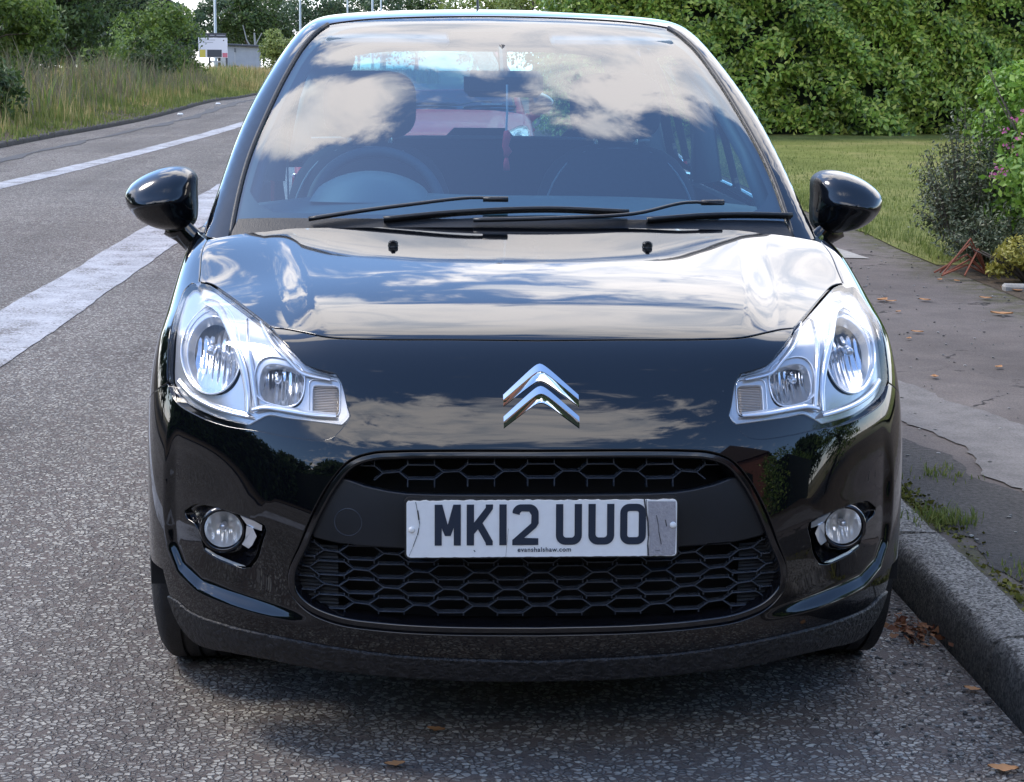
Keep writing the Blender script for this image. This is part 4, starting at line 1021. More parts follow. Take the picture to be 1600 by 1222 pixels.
# ---------------------------------------------------------------- cabin
def cabin():
    o=empty('cabin_interior',(0,0,0));o.parent=car
    # dashboard top: curved slab from the scuttle to the facia
    V=[];F=[];nx=24;prof=[(1.0,.945),(1.09,.982),(1.19,1.005),(1.32,1.018),(1.42,1.020),(1.455,1.008),(1.465,.96),(1.43,.86),(1.45,.70),(1.43,.55)]
    for i in range(nx+1):
        x=-.70+1.40*i/nx
        for (y,z) in prof: V.append((x,y+.14*x*x,z-.035*(abs(x)/.7)**3+(.012*math.exp(-((x+.35)/.17)**2) if 1.2<y<1.46 else 0)))
    m=len(prof);F=[(i*m+k,(i+1)*m+k,(i+1)*m+k+1,i*m+k+1) for i in range(nx) for k in range(m-1)]
    mesh_obj('dashboard',V,F,MT['dash'],o,smooth=True)
    # binnacle hood over the instruments
    V=[];nu=20
    for i in range(nu+1):
        t=i/nu;x=-.505+.31*t;h=math.sin(math.pi*t)**.6
        for (y,q) in ((1.27,0.),(1.32,.75),(1.38,1.),(1.46,.98),(1.47,.85)): V.append((x,y-.03*math.sin(math.pi*t)+.02,1.012+.070*h*q))
    F=[(i*5+k,(i+1)*5+k,(i+1)*5+k+1,i*5+k+1) for i in range(nu) for k in range(4)]
    mesh_obj('instrument_hood',V,F,MT['dashlight'],o,smooth=True)
    # steering wheel
    sw=empty('steering_wheel',(-.340,1.60,.955));sw.parent=o;sw.rotation_euler=(R(-24),0,0)
    b=MB();n=48;rr=.178;pts=[(rr*math.cos(2*math.pi*k/n),0,rr*math.sin(2*math.pi*k/n)) for k in range(n+1)];b.tube(pts,.0155,10,cap=False);b.build('wheel_rim',MT['dash'],sw,smooth=True)
    b=MB();b.box((0,-.01,0),(.15,.05,.11),bev=.02);
    for a in(0,180,270): b.box((.09*math.cos(R(a)),0,.09*math.sin(R(a))),(.17 if a!=270 else .05,.02,.04 if a!=270 else .17),bev=.006)
    b.build('wheel_hub',MT['dash'],sw)
    def seat(x,y,w=.50):
        s_=empty('front_seat',(x,y,.30));s_.parent=o
        def cushion(c,d,rot,nm,pw=3.2,mt='fabric'):
            V=[];nu,nv=22,14
            for i in range(nv+1):
                ph=-math.pi/2+math.pi*i/nv
                for k in range(nu):
                    t=2*math.pi*k/nu;f=lambda v,e:math.copysign(abs(v)**e,v)
                    e=2/pw;V.append((d[0]/2*f(math.cos(ph),e)*f(math.cos(t),e),d[1]/2*f(math.cos(ph),e)*f(math.sin(t),e),d[2]/2*f(math.sin(ph),e)))
            V=np.array(V)@np.array(Matrix.Rotation(rot,3,'X')).T+np.array(c)
            F=[(i*nu+k,i*nu+(k+1)%nu,(i+1)*nu+(k+1)%nu,(i+1)*nu+k) for i in range(nv) for k in range(nu)]
            return mesh_obj(nm,V,F,MT[mt],s_,smooth=True)
        cushion((0,-.22,.14),(w,.52,.20),0,'seat')
        cushion((0,.05,.50),(w,.16,.66),R(-14),'backrest',3.0)
        cushion((0,.155,.93),(.275,.12,.20),R(-8),'headrest',3.4)
        for sx_ in(-.06,.06):
            b=MB();b.tube([(sx_,.12,.78),(sx_,.15,.90)],.007,8);b.build('headrest_post',MT['silver'],s_,smooth=True)
        # piping along the shoulders
        b=MB();P=[]
        for k in range(25):
            t=R(-8+196*k/24);P.append((.235*math.copysign(abs(math.cos(t))**.7,math.cos(t)),-.035+.12*max(0,math.sin(t)),.52+.29*max(-.3,math.sin(t))**1.0 if math.sin(t)>0 else .52))
        b.tube(P,.0035,5);b.build('piping',MT['piping'],s_,smooth=True)
    seat(-.365,1.98);seat(.365,1.98)
    b=MB();b.box((0,3.02,.80),(1.22,.12,.60),Matrix.Rotation(R(-14),3,'X'),bev=.05).box((0,2.78,.50),(1.24,.50,.14),bev=.05)
    for x in(-.4,0,.4): b.box((x,3.10,1.09),(.24,.08,.07),bev=.03)
    b.build('rear_bench',MT['fabric'],o,smooth='auto')
    b=MB();b.tube([(-.58,2.985,1.09),(-.2,2.985,1.098),(.2,2.985,1.098),(.58,2.985,1.09)],.006,6);b.build('bench_piping',MT['piping'],o,smooth=True)
    b=MB();b.box((0,3.42,.98),(1.1,.5,.02));b.build('parcel_shelf',MT['black'],o)
    # inner door cards and pillar trims
    for sg in(-1,1):
        b=MB();b.box((sg*.745,2.1,.68),(.03,2.1,.54),bev=.01);b.build('door_card',MT['dash'],o)
        b=MB();b.tube([(sg*.67,2.27,1.0),(sg*.645,2.27,1.2),(sg*.585,2.27,1.36)],[.045,.038,.04],8);b.build('pillar_trim',MT['trim'],o,smooth=True)
        b=MB();b.tube([(sg*.655,1.20,.985),(sg*.632,1.42,1.13),(sg*.565,1.66,1.30),(sg*.50,1.86,1.405)],.022,8);b.build('pillar_trim',MT['dash'],o,smooth=True)
        b=MB();b.tube([(sg*.60,3.15,1.0),(sg*.56,3.18,1.2),(sg*.50,3.25,1.38)],.07,8);b.build('pillar_trim',MT['trim'],o,smooth=True)
        b=MB();b.box((sg*.31,1.80,1.425),(.34,.16,.02),Matrix.Rotation(R(10),3,'X'),bev=.008);b.build('sun_visor',MT['trim'],o)
        # seat belt
        b=MB();b.tube([(sg*.62,2.26,1.22),(sg*.615,2.25,.95),(sg*.61,2.24,.65)],.022,6,flat=.12);b.build('seat_belt',MT['dash'],o)
    b=MB();b.box((0,2.65,1.462),(1.0,1.5,.012));b.build('headlining',MT['trim'],o)
    # driving mirror
    b=MB();b.box((.0,1.56,1.305),(.212,.035,.070),bev=.016).tube([(0,1.57,1.33),(0,1.66,1.40)],.012,8);b.build('driving_mirror',MT['black'],o)
    # aerial
    b=MB();b.tube([(0,3.30,1.475),(0,3.42,1.62),(0,3.47,1.70)],[.006,.003,.0025],6).box((0,3.29,1.478),(.05,.09,.02),bev=.008);b.build('aerial',MT['black'],roof)
cabin()
# red charm hanging from the driving mirror
ch_o=empty('hanging_charm',(.006,1.50,1.285));tag(ch_o,'small red tasselled charm hanging on a thread behind the windscreen of the black car','charm')
b=MB();b.tube([(0,0,.02),(.001,0,-.05),(-.001,0,-.105)],.003,5);b.build('thread',MT['string'],ch_o)
b=MB();b.tube([(-.001,0,-.10),(.002,0,-.115),(-.003,0,-.14),(.004,0,-.155),(-.002,0,-.17)],[.006,.011,.009,.011,.006],8)
for k in range(9):
    a=2*math.pi*k/9;b.tube([(0,0,-.165),(.005*math.cos(a),.005*math.sin(a),-.185),(.006*math.cos(a)+.001,.006*math.sin(a),-.205)],.0028,4)
b.build('tassel',MT['charm'],ch_o,smooth=True)
# ---------------------------------------------------------------- red car parked behind
def children(o): return [c for c in COL.objects if c.parent==o]
kids={}
for c in list(COL.objects):
    if c.parent: kids.setdefault(c.parent.name,[]).append(c)
SKIP={'number_plate','badge_chevron','chin_strip','scuttle_panel','plate_carrier','washer_jet','cabin_interior','towing_eye_cover','aerial','blanked_cells'}
def copy_tree(o,parent,swap,depth=0):
    c=o.copy();COL.objects.link(c);c.parent=parent
    if o.data is not None and o.type=='MESH' and any(s_.material in swap for s_ in o.material_slots):
        c.data=o.data.copy()
        for i,s_ in enumerate(o.data.materials):
            if s_ in swap: c.data.materials[i]=swap[s_]
    for k in kids.get(o.name,[]):
        if k.name.split('.')[0] in SKIP: continue
        copy_tree(k,c,swap,depth+1)
    return c
red=copy_tree(car,None,{MT['paint']:MT['red']})
red.name='red_car'
for k in('label','category'):
    if k in red: del red[k]
tag(red,'red hatchback parked behind the black car, seen through its windows','car')
red.location=(-.17,8.6,0)
# ---------------------------------------------------------------- ground and road
def gz(y):
    y=np.asarray(y,float);return np.where(y>40,-(y-40)*.011*np.clip((y-40)/12,0,1),0.)
def ground_mat(name,build):
    m,t,p=newmat(name);tcn=N(t,'ShaderNodeTexCoord');build(t,p,tcn.outputs['Object']);return m
def ramp(t,fac,stops):
    r=N(t,'ShaderNodeValToRGB');e=r.color_ramp.elements
    while len(e)<len(stops): e.new(.5)
    for i,(pos,c) in enumerate(stops): e[i].position=pos;e[i].color=(*c,1)
    t.links.new(fac,r.inputs[0]);return r.outputs[0]
def noise(t,co,scale,detail=5,rough=.55,dist=0): 
    n=N(t,'ShaderNodeTexNoise',ins={'Scale':scale,'Detail':detail,'Roughness':rough,'Distortion':dist});t.links.new(co,n.inputs['Vector']);return n.outputs['Fac']
def mixc(t,f,a,b,mode='MIX'):
    n=N(t,'ShaderNodeMixRGB',blend_type=mode)
    for i,v in enumerate((f,a,b)):
        if isinstance(v,(int,float)): n.inputs[i].default_value=v
        elif isinstance(v,tuple): n.inputs[i].default_value=(*v,1)
        else: t.links.new(v,n.inputs[i])
    return n.outputs[0]
def asphalt(t,p,co):
    # surface dressing: pale stone chips pressed into a darker, browner binder
    wn=N(t,'ShaderNodeTexNoise',ins={'Scale':55,'Detail':2});t.links.new(co,wn.inputs['Vector'])
    va=N(t,'ShaderNodeVectorMath',operation='MULTIPLY_ADD');t.links.new(wn.outputs['Color'],va.inputs[0]);va.inputs[1].default_value=(.012,.012,0);t.links.new(co,va.inputs[2])
    v=N(t,'ShaderNodeTexVoronoi',feature='F1',ins={'Scale':68,'Randomness':.95});t.links.new(va.outputs[0],v.inputs['Vector'])
    e=N(t,'ShaderNodeTexVoronoi',feature='DISTANCE_TO_EDGE',ins={'Scale':68,'Randomness':.95});t.links.new(va.outputs[0],e.inputs['Vector'])
    sp=N(t,'ShaderNodeSeparateColor');t.links.new(v.outputs['Color'],sp.inputs[0])
    stone=ramp(t,sp.outputs[0],[(0,(.165,.152,.140)),(.3,(.285,.268,.246)),(.6,(.42,.40,.36)),(.88,(.49,.47,.42)),(1,(.56,.535,.47))])
    big=noise(t,co,1.6,5,.6); big2=noise(t,co,.35,3,.5); mid=noise(t,co,14,4,.6)
    edge=smooth_(t,e.outputs['Distance'],.02,.16)
    keep=math_(t,'MULTIPLY',edge,smooth_(t,math_(t,'ADD',math_(t,'ADD',math_(t,'MULTIPLY',sp.outputs[1],.6),math_(t,'MULTIPLY',mid,.8)),math_(t,'MULTIPLY',math_(t,'SUBTRACT',big,.5),.7)),.42,.62))
    binder=mixc(t,big,(.080,.068,.062),(.20,.160,.142))
    col=mixc(t,keep,binder,stone)
    col=mixc(t,math_(t,'MULTIPLY',smooth_(t,big2,.35,.7),.45),col,(.13,.115,.105))
    mp=N(t,'ShaderNodeMapping');mp.inputs['Scale'].default_value=(1.,.06,1.);t.links.new(co,mp.inputs[0])
    trk=noise(t,mp.outputs[0],1.9,4,.55);col=mixc(t,.8,col,ramp(t,trk,[(.35,(.80,.79,.78)),(.65,(1.12,1.12,1.12))]),'MULTIPLY')
    st_=noise(t,co,.75,6,.7);col=mixc(t,math_(t,'MULTIPLY',smooth_(t,st_,.60,.68),.5),col,(.075,.065,.06))
    # grime towards the gutter
    sx_=N(t,'ShaderNodeSeparateXYZ');t.links.new(co,sx_.inputs[0])
    gut=math_(t,'MULTIPLY',smooth_(t,math_(t,'ADD',sx_.outputs[0],math_(t,'MULTIPLY',math_(t,'SUBTRACT',big,.5),.7)),.5,1.1),.38)
    col=mixc(t,gut,col,(.062,.052,.047))
    fine=noise(t,co,420,3,.7);col=mixc(t,.55,col,ramp(t,fine,[(.3,(.55,.55,.55)),(.7,(1.25,1.25,1.25))]),'MULTIPLY')
    t.links.new(col,p.inputs['Base Color']);p.inputs['Roughness'].default_value=.85;p.inputs['Specular IOR Level'].default_value=.25
    h=math_(t,'ADD',math_(t,'MULTIPLY',math_(t,'MULTIPLY',keep,math_(t,'ADD',math_(t,'MULTIPLY',sp.outputs[2],.6),.5)),1.),math_(t,'MULTIPLY',fine,.25))
    b=N(t,'ShaderNodeBump',ins={'Strength':1.,'Distance':.010});t.links.new(h,b.inputs['Height']);t.links.new(b.outputs[0],p.inputs['Normal'])
MT['asphalt']=ground_mat('chipped_asphalt',asphalt)
def paveasph(t,p,co):
    big=noise(t,co,.9,6,.6,.3);mid=noise(t,co,5,6,.65);fine=noise(t,co,120,5,.75)
    col=ramp(t,big,[(.3,(.080,.068,.062)),(.5,(.120,.103,.095)),(.7,(.160,.140,.130))])
    col=mixc(t,.35,col,ramp(t,mid,[(.35,(.6,.6,.6)),(.65,(1.25,1.2,1.15))]),'MULTIPLY')
    col=mixc(t,.8,col,ramp(t,fine,[(.3,(.55,.55,.55)),(.72,(1.35,1.33,1.3))]),'MULTIPLY')
    cr=N(t,'ShaderNodeTexVoronoi',feature='DISTANCE_TO_EDGE',ins={'Scale':.85});
    wn=N(t,'ShaderNodeTexNoise',ins={'Scale':2.6,'Detail':8,'Roughness':.65});t.links.new(co,wn.inputs['Vector'])
    va=N(t,'ShaderNodeVectorMath',operation='MULTIPLY_ADD');t.links.new(wn.outputs['Color'],va.inputs[0]);va.inputs[1].default_value=(.7,.7,0);t.links.new(co,va.inputs[2]);t.links.new(va.outputs[0],cr.inputs['Vector'])
    crack=math_(t,'MULTIPLY',smooth_(t,cr.outputs['Distance'],.012,.002),smooth_(t,mid,.45,.6))
    col=mixc(t,crack,col,(.025,.022,.02))
    sx_=N(t,'ShaderNodeSeparateXYZ');t.links.new(co,sx_.inputs[0])
    # moss and soil creeping in from both edges
    ed=math_(t,'MAXIMUM',smooth_(t,math_(t,'ADD',sx_.outputs[0],math_(t,'MULTIPLY',mid,.35)),1.55,1.30),smooth_(t,math_(t,'SUBTRACT',sx_.outputs[0],math_(t,'MULTIPLY',mid,.7)),2.25,2.75))
    moss=mixc(t,smooth_(t,fine,.4,.6),(.045,.038,.028),(.085,.085,.022))
    col=mixc(t,math_(t,'MULTIPLY',ed,smooth_(t,noise(t,co,9,5,.6),.36,.56)),col,moss)
    t.links.new(col,p.inputs['Base Color']);p.inputs['Roughness'].default_value=.9;p.inputs['Specular IOR Level'].default_value=.2
    h=math_(t,'SUBTRACT',math_(t,'ADD',math_(t,'MULTIPLY',fine,.35),math_(t,'MULTIPLY',mid,.6)),math_(t,'MULTIPLY',crack,1.5))
    b=N(t,'ShaderNodeBump',ins={'Strength':.8,'Distance':.012});t.links.new(h,b.inputs['Height']);t.links.new(b.outputs[0],p.inputs['Normal'])
MT['pavement']=ground_mat('pavement_asphalt',paveasph)
def mk_speck(name,c0,c1,scale=150,bump=.5,dark=None,rough=.9,extra=None):
    def f(t,p,co):
        fine=noise(t,co,scale,5,.8);mid=noise(t,co,scale/14,5,.6)
        col=ramp(t,fine,[(.36,c0),(.64,c1)])
        col=mixc(t,.6,col,ramp(t,mid,[(.3,(.6,.6,.6)),(.7,(1.25,1.25,1.25))]),'MULTIPLY')
        if extra: col=extra(t,col,co)
        t.links.new(col,p.inputs['Base Color']);p.inputs['Roughness'].default_value=rough;p.inputs['Specular IOR Level'].default_value=.25
        b=N(t,'ShaderNodeBump',ins={'Strength':bump,'Distance':.006});t.links.new(fine,b.inputs['Height']);t.links.new(b.outputs[0],p.inputs['Normal'])
    return ground_mat(name,f)
MT['patchlight']=mk_speck('pavement_patch_pale',(.12,.110,.103),(.21,.194,.182),110)
MT['patchdark']=mk_speck('pavement_broken_dark',(.03,.027,.025),(.085,.078,.072),60,1.)
MT['concrete']=mk_speck('pale_concrete',(.26,.245,.22),(.36,.34,.31),90,.3)
def kerbx(t,col,co):
    g=N(t,'ShaderNodeNewGeometry');s_=N(t,'ShaderNodeSeparateXYZ');t.links.new(co,s_.inputs[0])
    # pale and dark specks, and a darker tone on the roadside face
    v=N(t,'ShaderNodeTexVoronoi',ins={'Scale':150});t.links.new(co,v.inputs['Vector']);q=N(t,'ShaderNodeSeparateColor');t.links.new(v.outputs['Color'],q.inputs[0]);col=mixc(t,math_(t,'MULTIPLY',math_(t,'GREATER_THAN',q.outputs[0],.72),.6),col,(.42,.39,.34));col=mixc(t,math_(t,'MULTIPLY',math_(t,'LESS_THAN',q.outputs[1],.25),.7),col,(.04,.035,.03))
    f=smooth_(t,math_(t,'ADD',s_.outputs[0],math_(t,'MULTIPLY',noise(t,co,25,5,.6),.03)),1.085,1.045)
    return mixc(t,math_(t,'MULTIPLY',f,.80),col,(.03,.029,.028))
MT['kerb']=mk_speck('kerb_concrete',(.045,.042,.038),(.40,.37,.33),125,1.,extra=kerbx)
def wornx(t,col,co):
    n=math_(t,'ADD',math_(t,'MULTIPLY',noise(t,co,70,5,.7),.6),math_(t,'MULTIPLY',noise(t,co,3,5,.6),.4))
    return mixc(t,smooth_(t,n,.50,.58),col,(.16,.15,.145))
MT['paintline']=mk_speck('road_paint_worn',(.32,.325,.345),(.47,.475,.50),60,.5,extra=wornx)
def lawn_(t,p,co):
    a=noise(t,co,.8,4,.6);b_=noise(t,co,14,6,.7);c_=noise(t,co,90,4,.8)
    col=ramp(t,a,[(.3,(.17,.20,.055)),(.5,(.25,.28,.085)),(.7,(.36,.34,.14))])
    col=mixc(t,.7,col,ramp(t,b_,[(.3,(.6,.6,.55)),(.7,(1.3,1.25,1.1))]),'MULTIPLY')
    col=mixc(t,.8,col,ramp(t,c_,[(.3,(.5,.5,.5)),(.7,(1.4,1.4,1.4))]),'MULTIPLY')
    t.links.new(col,p.inputs['Base Color']);p.inputs['Roughness'].default_value=.95;p.inputs['Specular IOR Level'].default_value=.1
    bm_=N(t,'ShaderNodeBump',ins={'Strength':1,'Distance':.03});t.links.new(c_,bm_.inputs['Height']);t.links.new(bm_.outputs[0],p.inputs['Normal'])
MT['lawn']=ground_mat('lawn_turf',lawn_)
def field_(t,p,co):
    a=noise(t,co,.05,5,.6);b_=noise(t,co,1.5,6,.7)
    col=ramp(t,a,[(.35,(.07,.08,.03)),(.5,(.19,.155,.07)),(.7,(.27,.21,.10))])
    col=mixc(t,.6,col,ramp(t,b_,[(.3,(.6,.6,.6)),(.7,(1.3,1.3,1.3))]),'MULTIPLY')
    t.links.new(col,p.inputs['Base Color']);p.inputs['Roughness'].default_value=1
MT['field']=ground_mat('rough_ground',field_)
MT['soil']=mk_speck('leafy_soil',(.03,.022,.016),(.11,.08,.05),40,1.)
def strip(name,ys,xl,xr,z,mat,nx=2,kind='structure',seed=None,ragged=0):
    V=[];r_=np.random.default_rng(seed or 1);ra=rb=0
    for i,y in enumerate(ys):
        a,b_=xl(y),xr(y)
        if ragged: ra=.75*ra+r_.normal()*ragged;rb=.75*rb+r_.normal()*ragged;a+=ra;b_+=rb
        for k in range(nx+1): V.append((a+(b_-a)*k/nx,y,float(gz(y))+z))
    m=nx+1;F=[(i*m+k,i*m+k+1,(i+1)*m+k+1,(i+1)*m+k) for i in range(len(ys)-1) for k in range(nx)]
    return tag(mesh_obj(name,V,F,mat),kind=kind)
strip('ground',np.concatenate([[-250],np.arange(-60,220,4),[300,500,900]]),lambda y:-500,lambda y:500,-.05,MT['field'])
LK=hermite([-60,0,20,26,30,40,60,90,140],[-6.5,-6.05,-5.78,-5.5,-5.2,-5.05,-5.1,-5.3,-5.8])
LKf=lambda y:float(LK(y))
strip('road',np.arange(-60,141,1.5),LKf,lambda y:1.025,0,MT['asphalt'])
strip('junction_road',[104,106,108,112,116,120],lambda y:-16.,lambda y:LKf(y)+.2,.008,MT['patchlight'])
PX=3.10
strip('pavement',np.arange(-60,90,1.5),lambda y:1.17,lambda y:PX-.06,.115,MT['pavement'])
strip('lawn',np.concatenate([np.arange(7.8,60,1.),[70,90]]),lambda y:PX-.09+.06*math.sin(y*2.1)*.6,lambda y:30,.121,MT['lawn'],4)
strip('garden_bed',np.arange(-8,8.4,.4),lambda y:PX-.10,lambda y:7,.118,MT['soil'],4)
# the wide worn line beside the car and the one that peels off to the far side
strip('road_marking',np.arange(-8,34,.15),lambda y:-2.205+.028*(y-6)-.21,lambda y:-2.205+.028*(y-6)+.21,.004,MT['paintline'],2,seed=5,ragged=.0045)
fl=hermite([6,15.8,21,31,40],[-5.3,-4.25,-3.79,-3.16,-2.8])
strip('road_marking',np.arange(8,40,.2),lambda y:float(fl(y))-.135,lambda y:float(fl(y))+.135,.004,MT['paintline'],2,seed=6,ragged=.004)
MT['tarband']=plain('tar_seam',(.05,.047,.047),.8,var=.3,vscale=30)
strip('road_seam',np.arange(9,60,.4),lambda y:LKf(y)+.55,lambda y:LKf(y)+.75+.05*math.sin(y*1.7),.006,MT['tarband'],1,seed=8,ragged=.03)
# kerbs
def kerb(name,xface,ys,sg,top=.12,w=.155,joint=.915,first=0.,mat=None):
    b=MB();y=ys[0];r_=np.random.default_rng(11)
    while y<ys[1]:
        y1=min(y+joint-.020,ys[1]);L_=y1-y;n=16 if y<6 and y>-3 else 1
        prof=[(0.012,-.03),(.014,top*.35),(.018,top-.034),(.024,top-.016),(.036,top-.004),(.055,top),(w*.6,top+.001),(w,top-.001),(w,-.03)]
        dz=r_.normal()*.0015;V=[];m=len(prof)
        for i in range(n+1):
            yy=y+L_*i/n
            for j,(a,z) in enumerate(prof):
                q=r_.normal(0,.0016,2) if n>1 and 0<j<m-1 else (0,0)
                V.append((xface(yy)+sg*(a+q[0]),yy,float(gz(yy))+z+(dz+q[1] if z>0 else 0)))
        F=[(i*m+k,(i+1)*m+k,(i+1)*m+k+1,i*m+k+1)[::(1 if sg>0 else -1)] for i in range(n) for k in range(m-1)]+[tuple(range(m))[::(1 if sg>0 else -1)],tuple(n*m+k for k in range(m))[::(-1 if sg>0 else 1)]]
        b.add(V,F);y+=joint
    o=b.build(name,mat or MT['kerb'],smooth='auto');tag(o,kind='structure');return o
kerb('kerb',lambda y:1.022,(-5.04,60),1,first=.46)
kerb('far_kerb',LKf,(-10,120),-1,top=.07,mat=MT['patchdark'])
def sheet(name,pts,z,mat,kind='structure',rag=.012,seed=3):
    r_=np.random.default_rng(seed);P=[];off_=np.zeros(2)
    for i in range(len(pts)):
        a=np.array(pts[i]);b_=np.array(pts[(i+1)%len(pts)]);n=max(1,int(np.linalg.norm(b_-a)/.03))
        for k in range(n): off_=(off_ if k or i else np.zeros(2))*.8+r_.normal(0,rag*.45,2);P.append(a+(b_-a)*k/n+off_)
    return tag(mesh_obj(name,[(p[0],p[1],z) for p in P],[tuple(range(len(P)))],mat),kind=kind)
sheet('pavement_patch',[(1.50,4.3),(1.66,4.0),(1.80,3.2),(1.98,2.55),(2.2,2.0),(2.3,1.0),(2.25,-1),(1.75,-1),(1.66,1.2),(1.60,1.75),(1.52,2.05),(1.58,2.45),(1.50,2.85),(1.40,3.4)],.1192,MT['patchlight'],rag=.016)
sheet('pavement_gap',[(1.28,2.75),(1.42,2.62),(1.52,2.3),(1.50,2.05),(1.62,1.70),(1.58,1.0),(1.62,.2),(1.5,-.8),(1.24,-.8),(1.26,.6),(1.22,1.5),(1.25,2.1)],.1172,MT['patchdark'],rag=.022,seed=9)
sheet('pavement_slab',[(2.05,8.75),(2.60,8.78),(2.66,8.15),(2.3,8.22),(2.02,8.3)],.1205,MT['concrete'],rag=.002)
# ---------------------------------------------------------------- foliage
def leafmat(name,cols,trans=.25,rough=.45,spec=.4):
    m,t,p=newmat(name);g=N(t,'ShaderNodeNewGeometry');tcn=N(t,'ShaderNodeTexCoord')
    col=ramp(t,g.outputs['Random Per Island'],[(i/(len(cols)-1),c) for i,c in enumerate(cols)])
    n=noise(t,tcn.outputs['Object'],.9,3,.6);col=mixc(t,.7,col,ramp(t,n,[(.32,(.55,.62,.6)),(.68,(1.3,1.25,1.15))]),'MULTIPLY')
    t.links.new(col,p.inputs['Base Color']);p.inputs['Roughness'].default_value=rough;p.inputs['Specular IOR Level'].default_value=spec
    tr=N(t,'ShaderNodeBsdfTranslucent');t.links.new(col,tr.inputs[0]);mx_=N(t,'ShaderNodeMixShader');mx_.inputs[0].default_value=trans
    o=t.nodes['Material Output'];t.links.new(p.outputs[0],mx_.inputs[1]);t.links.new(tr.outputs[0],mx_.inputs[2]);t.links.new(mx_.outputs[0],o.inputs[0]);return m
MT['laurel']=leafmat('laurel_leaf',[(.055,.095,.018),(.125,.22,.034),(.21,.34,.055),(.32,.44,.085),(.45,.50,.12)],.25,.36,.45)
MT['leafdark']=leafmat('leaf_dark',[(.035,.060,.022),(.065,.110,.034),(.10,.160,.045)],.35)
MT['leafmid']=leafmat('leaf_mid',[(.075,.125,.028),(.125,.20,.040),(.20,.28,.06)],.4)
MT['leaflight']=leafmat('leaf_light',[(.13,.18,.045),(.21,.27,.07),(.30,.34,.11)])
MT['leafblue']=leafmat('leaf_far',[(.045,.080,.050),(.075,.125,.065),(.12,.18,.085)],.35)
MT['bushbright']=leafmat('shrub_bright_leaf',[(.12,.24,.03),(.20,.36,.05),(.32,.46,.09)],.3)
MT['bushgrey']=leafmat('shrub_grey_leaf',[(.05,.07,.035),(.09,.115,.06),(.15,.16,.09)],.1)
MT['yellowleaf']=leafmat('yellow_leaf',[(.26,.24,.04),(.38,.34,.06),(.50,.42,.10)],.2)
MT['pink']=leafmat('pink_petal',[(.45,.05,.20),(.60,.12,.32),(.55,.28,.38)],.3)
MT['straw']=leafmat('dry_grass',[(.28,.22,.09),(.42,.33,.15),(.54,.44,.22)],.2,.8,.1)
MT['green']=leafmat('green_grass',[(.11,.15,.035),(.17,.21,.055),(.25,.27,.09)],.3,.7,.2)
MT['weed']=leafmat('weed_heads',[(.16,.15,.10),(.24,.20,.15),(.18,.21,.10)],.2,.9,.1)
MT['bark']=plain('bark',(.09,.075,.06),.9,var=.4,vscale=12,bump=.6,bscale=30)
MT['deadleaf']=leafmat('fallen_leaf',[(.30,.13,.05),(.42,.20,.09),(.50,.30,.14)],.1,.7,.2)
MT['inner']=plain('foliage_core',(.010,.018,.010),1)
def unit(v): return v/(np.linalg.norm(v,axis=-1,keepdims=True)+1e-9)
def leaves(P,Nr,size,aspect=.45,jit=.7,rs=None,fold=.25,droop=0):
    rs=rs or rng;n=len(P)
    d=unit(Nr+rs.normal(0,jit,(n,3)));t=rs.normal(0,1,(n,3));t=unit(t-np.sum(t*d,1)[:,None]*d);t[:,2]-=droop;t=unit(t);b_=unit(np.cross(d,t))
    s_=size*rs.uniform(.6,1.25,n)[:,None];L_=t*s_;W_=b_*s_*aspect*.5;U_=d*s_*fold*.3
    V=np.stack([P,P+L_*.45+W_+U_,P+L_,P+L_*.45-W_+U_],1).reshape(-1,3)
    F=np.arange(4*n).reshape(n,4)[:,[0,1,2,3]]
    F=np.concatenate([F[:,[0,1,2]],F[:,[0,2,3]]])
    return V,F
def fastmesh(name,V,F,mat,parent=None):
    me=bpy.data.meshes.new(name);k=F.shape[1]
    me.vertices.add(len(V));me.vertices.foreach_set('co',V.astype(np.float32).ravel())
    me.loops.add(F.size);me.loops.foreach_set('vertex_index',F.astype(np.int32).ravel())
    me.polygons.add(len(F));me.polygons.foreach_set('loop_start',np.arange(0,F.size,k,dtype=np.int32))
    try: me.polygons.foreach_set('loop_total',np.full(len(F),k,dtype=np.int32))
    except Exception: pass
    me.materials.append(mat);me.update(calc_edges=True);me.validate()
    o=bpy.data.objects.new(name,me);COL.objects.link(o)
    if parent is not None:o.parent=parent
    return o
def crown_points(c,r,n,rs,clumps=26,cr=.33,shell=.75):
    # leaf positions on the skins of many overlapping clumps spread through the crown
    c=np.array(c);r=np.array(r);C_=unit(rs.normal(0,1,(clumps,3)))*rs.uniform(.25,.95,(clumps,1))**.6*r*(1-cr*.6)
    C_[:,2]=np.clip(C_[:,2],-r[2]*.85,None);R_=cr*r.mean()*rs.uniform(.6,1.25,clumps)
    k=rs.integers(0,clumps,n);d=unit(rs.normal(0,1,(n,3)));d[:,2]=np.where(rs.random(n)<.6,np.abs(d[:,2]),d[:,2])
    q=R_[k][:,None]*(rs.uniform(shell,1.08,(n,1)))
    P=c+C_[k]+d*q*np.array([1,1,.8]); return P,unit(d+unit(C_[k])*.4)
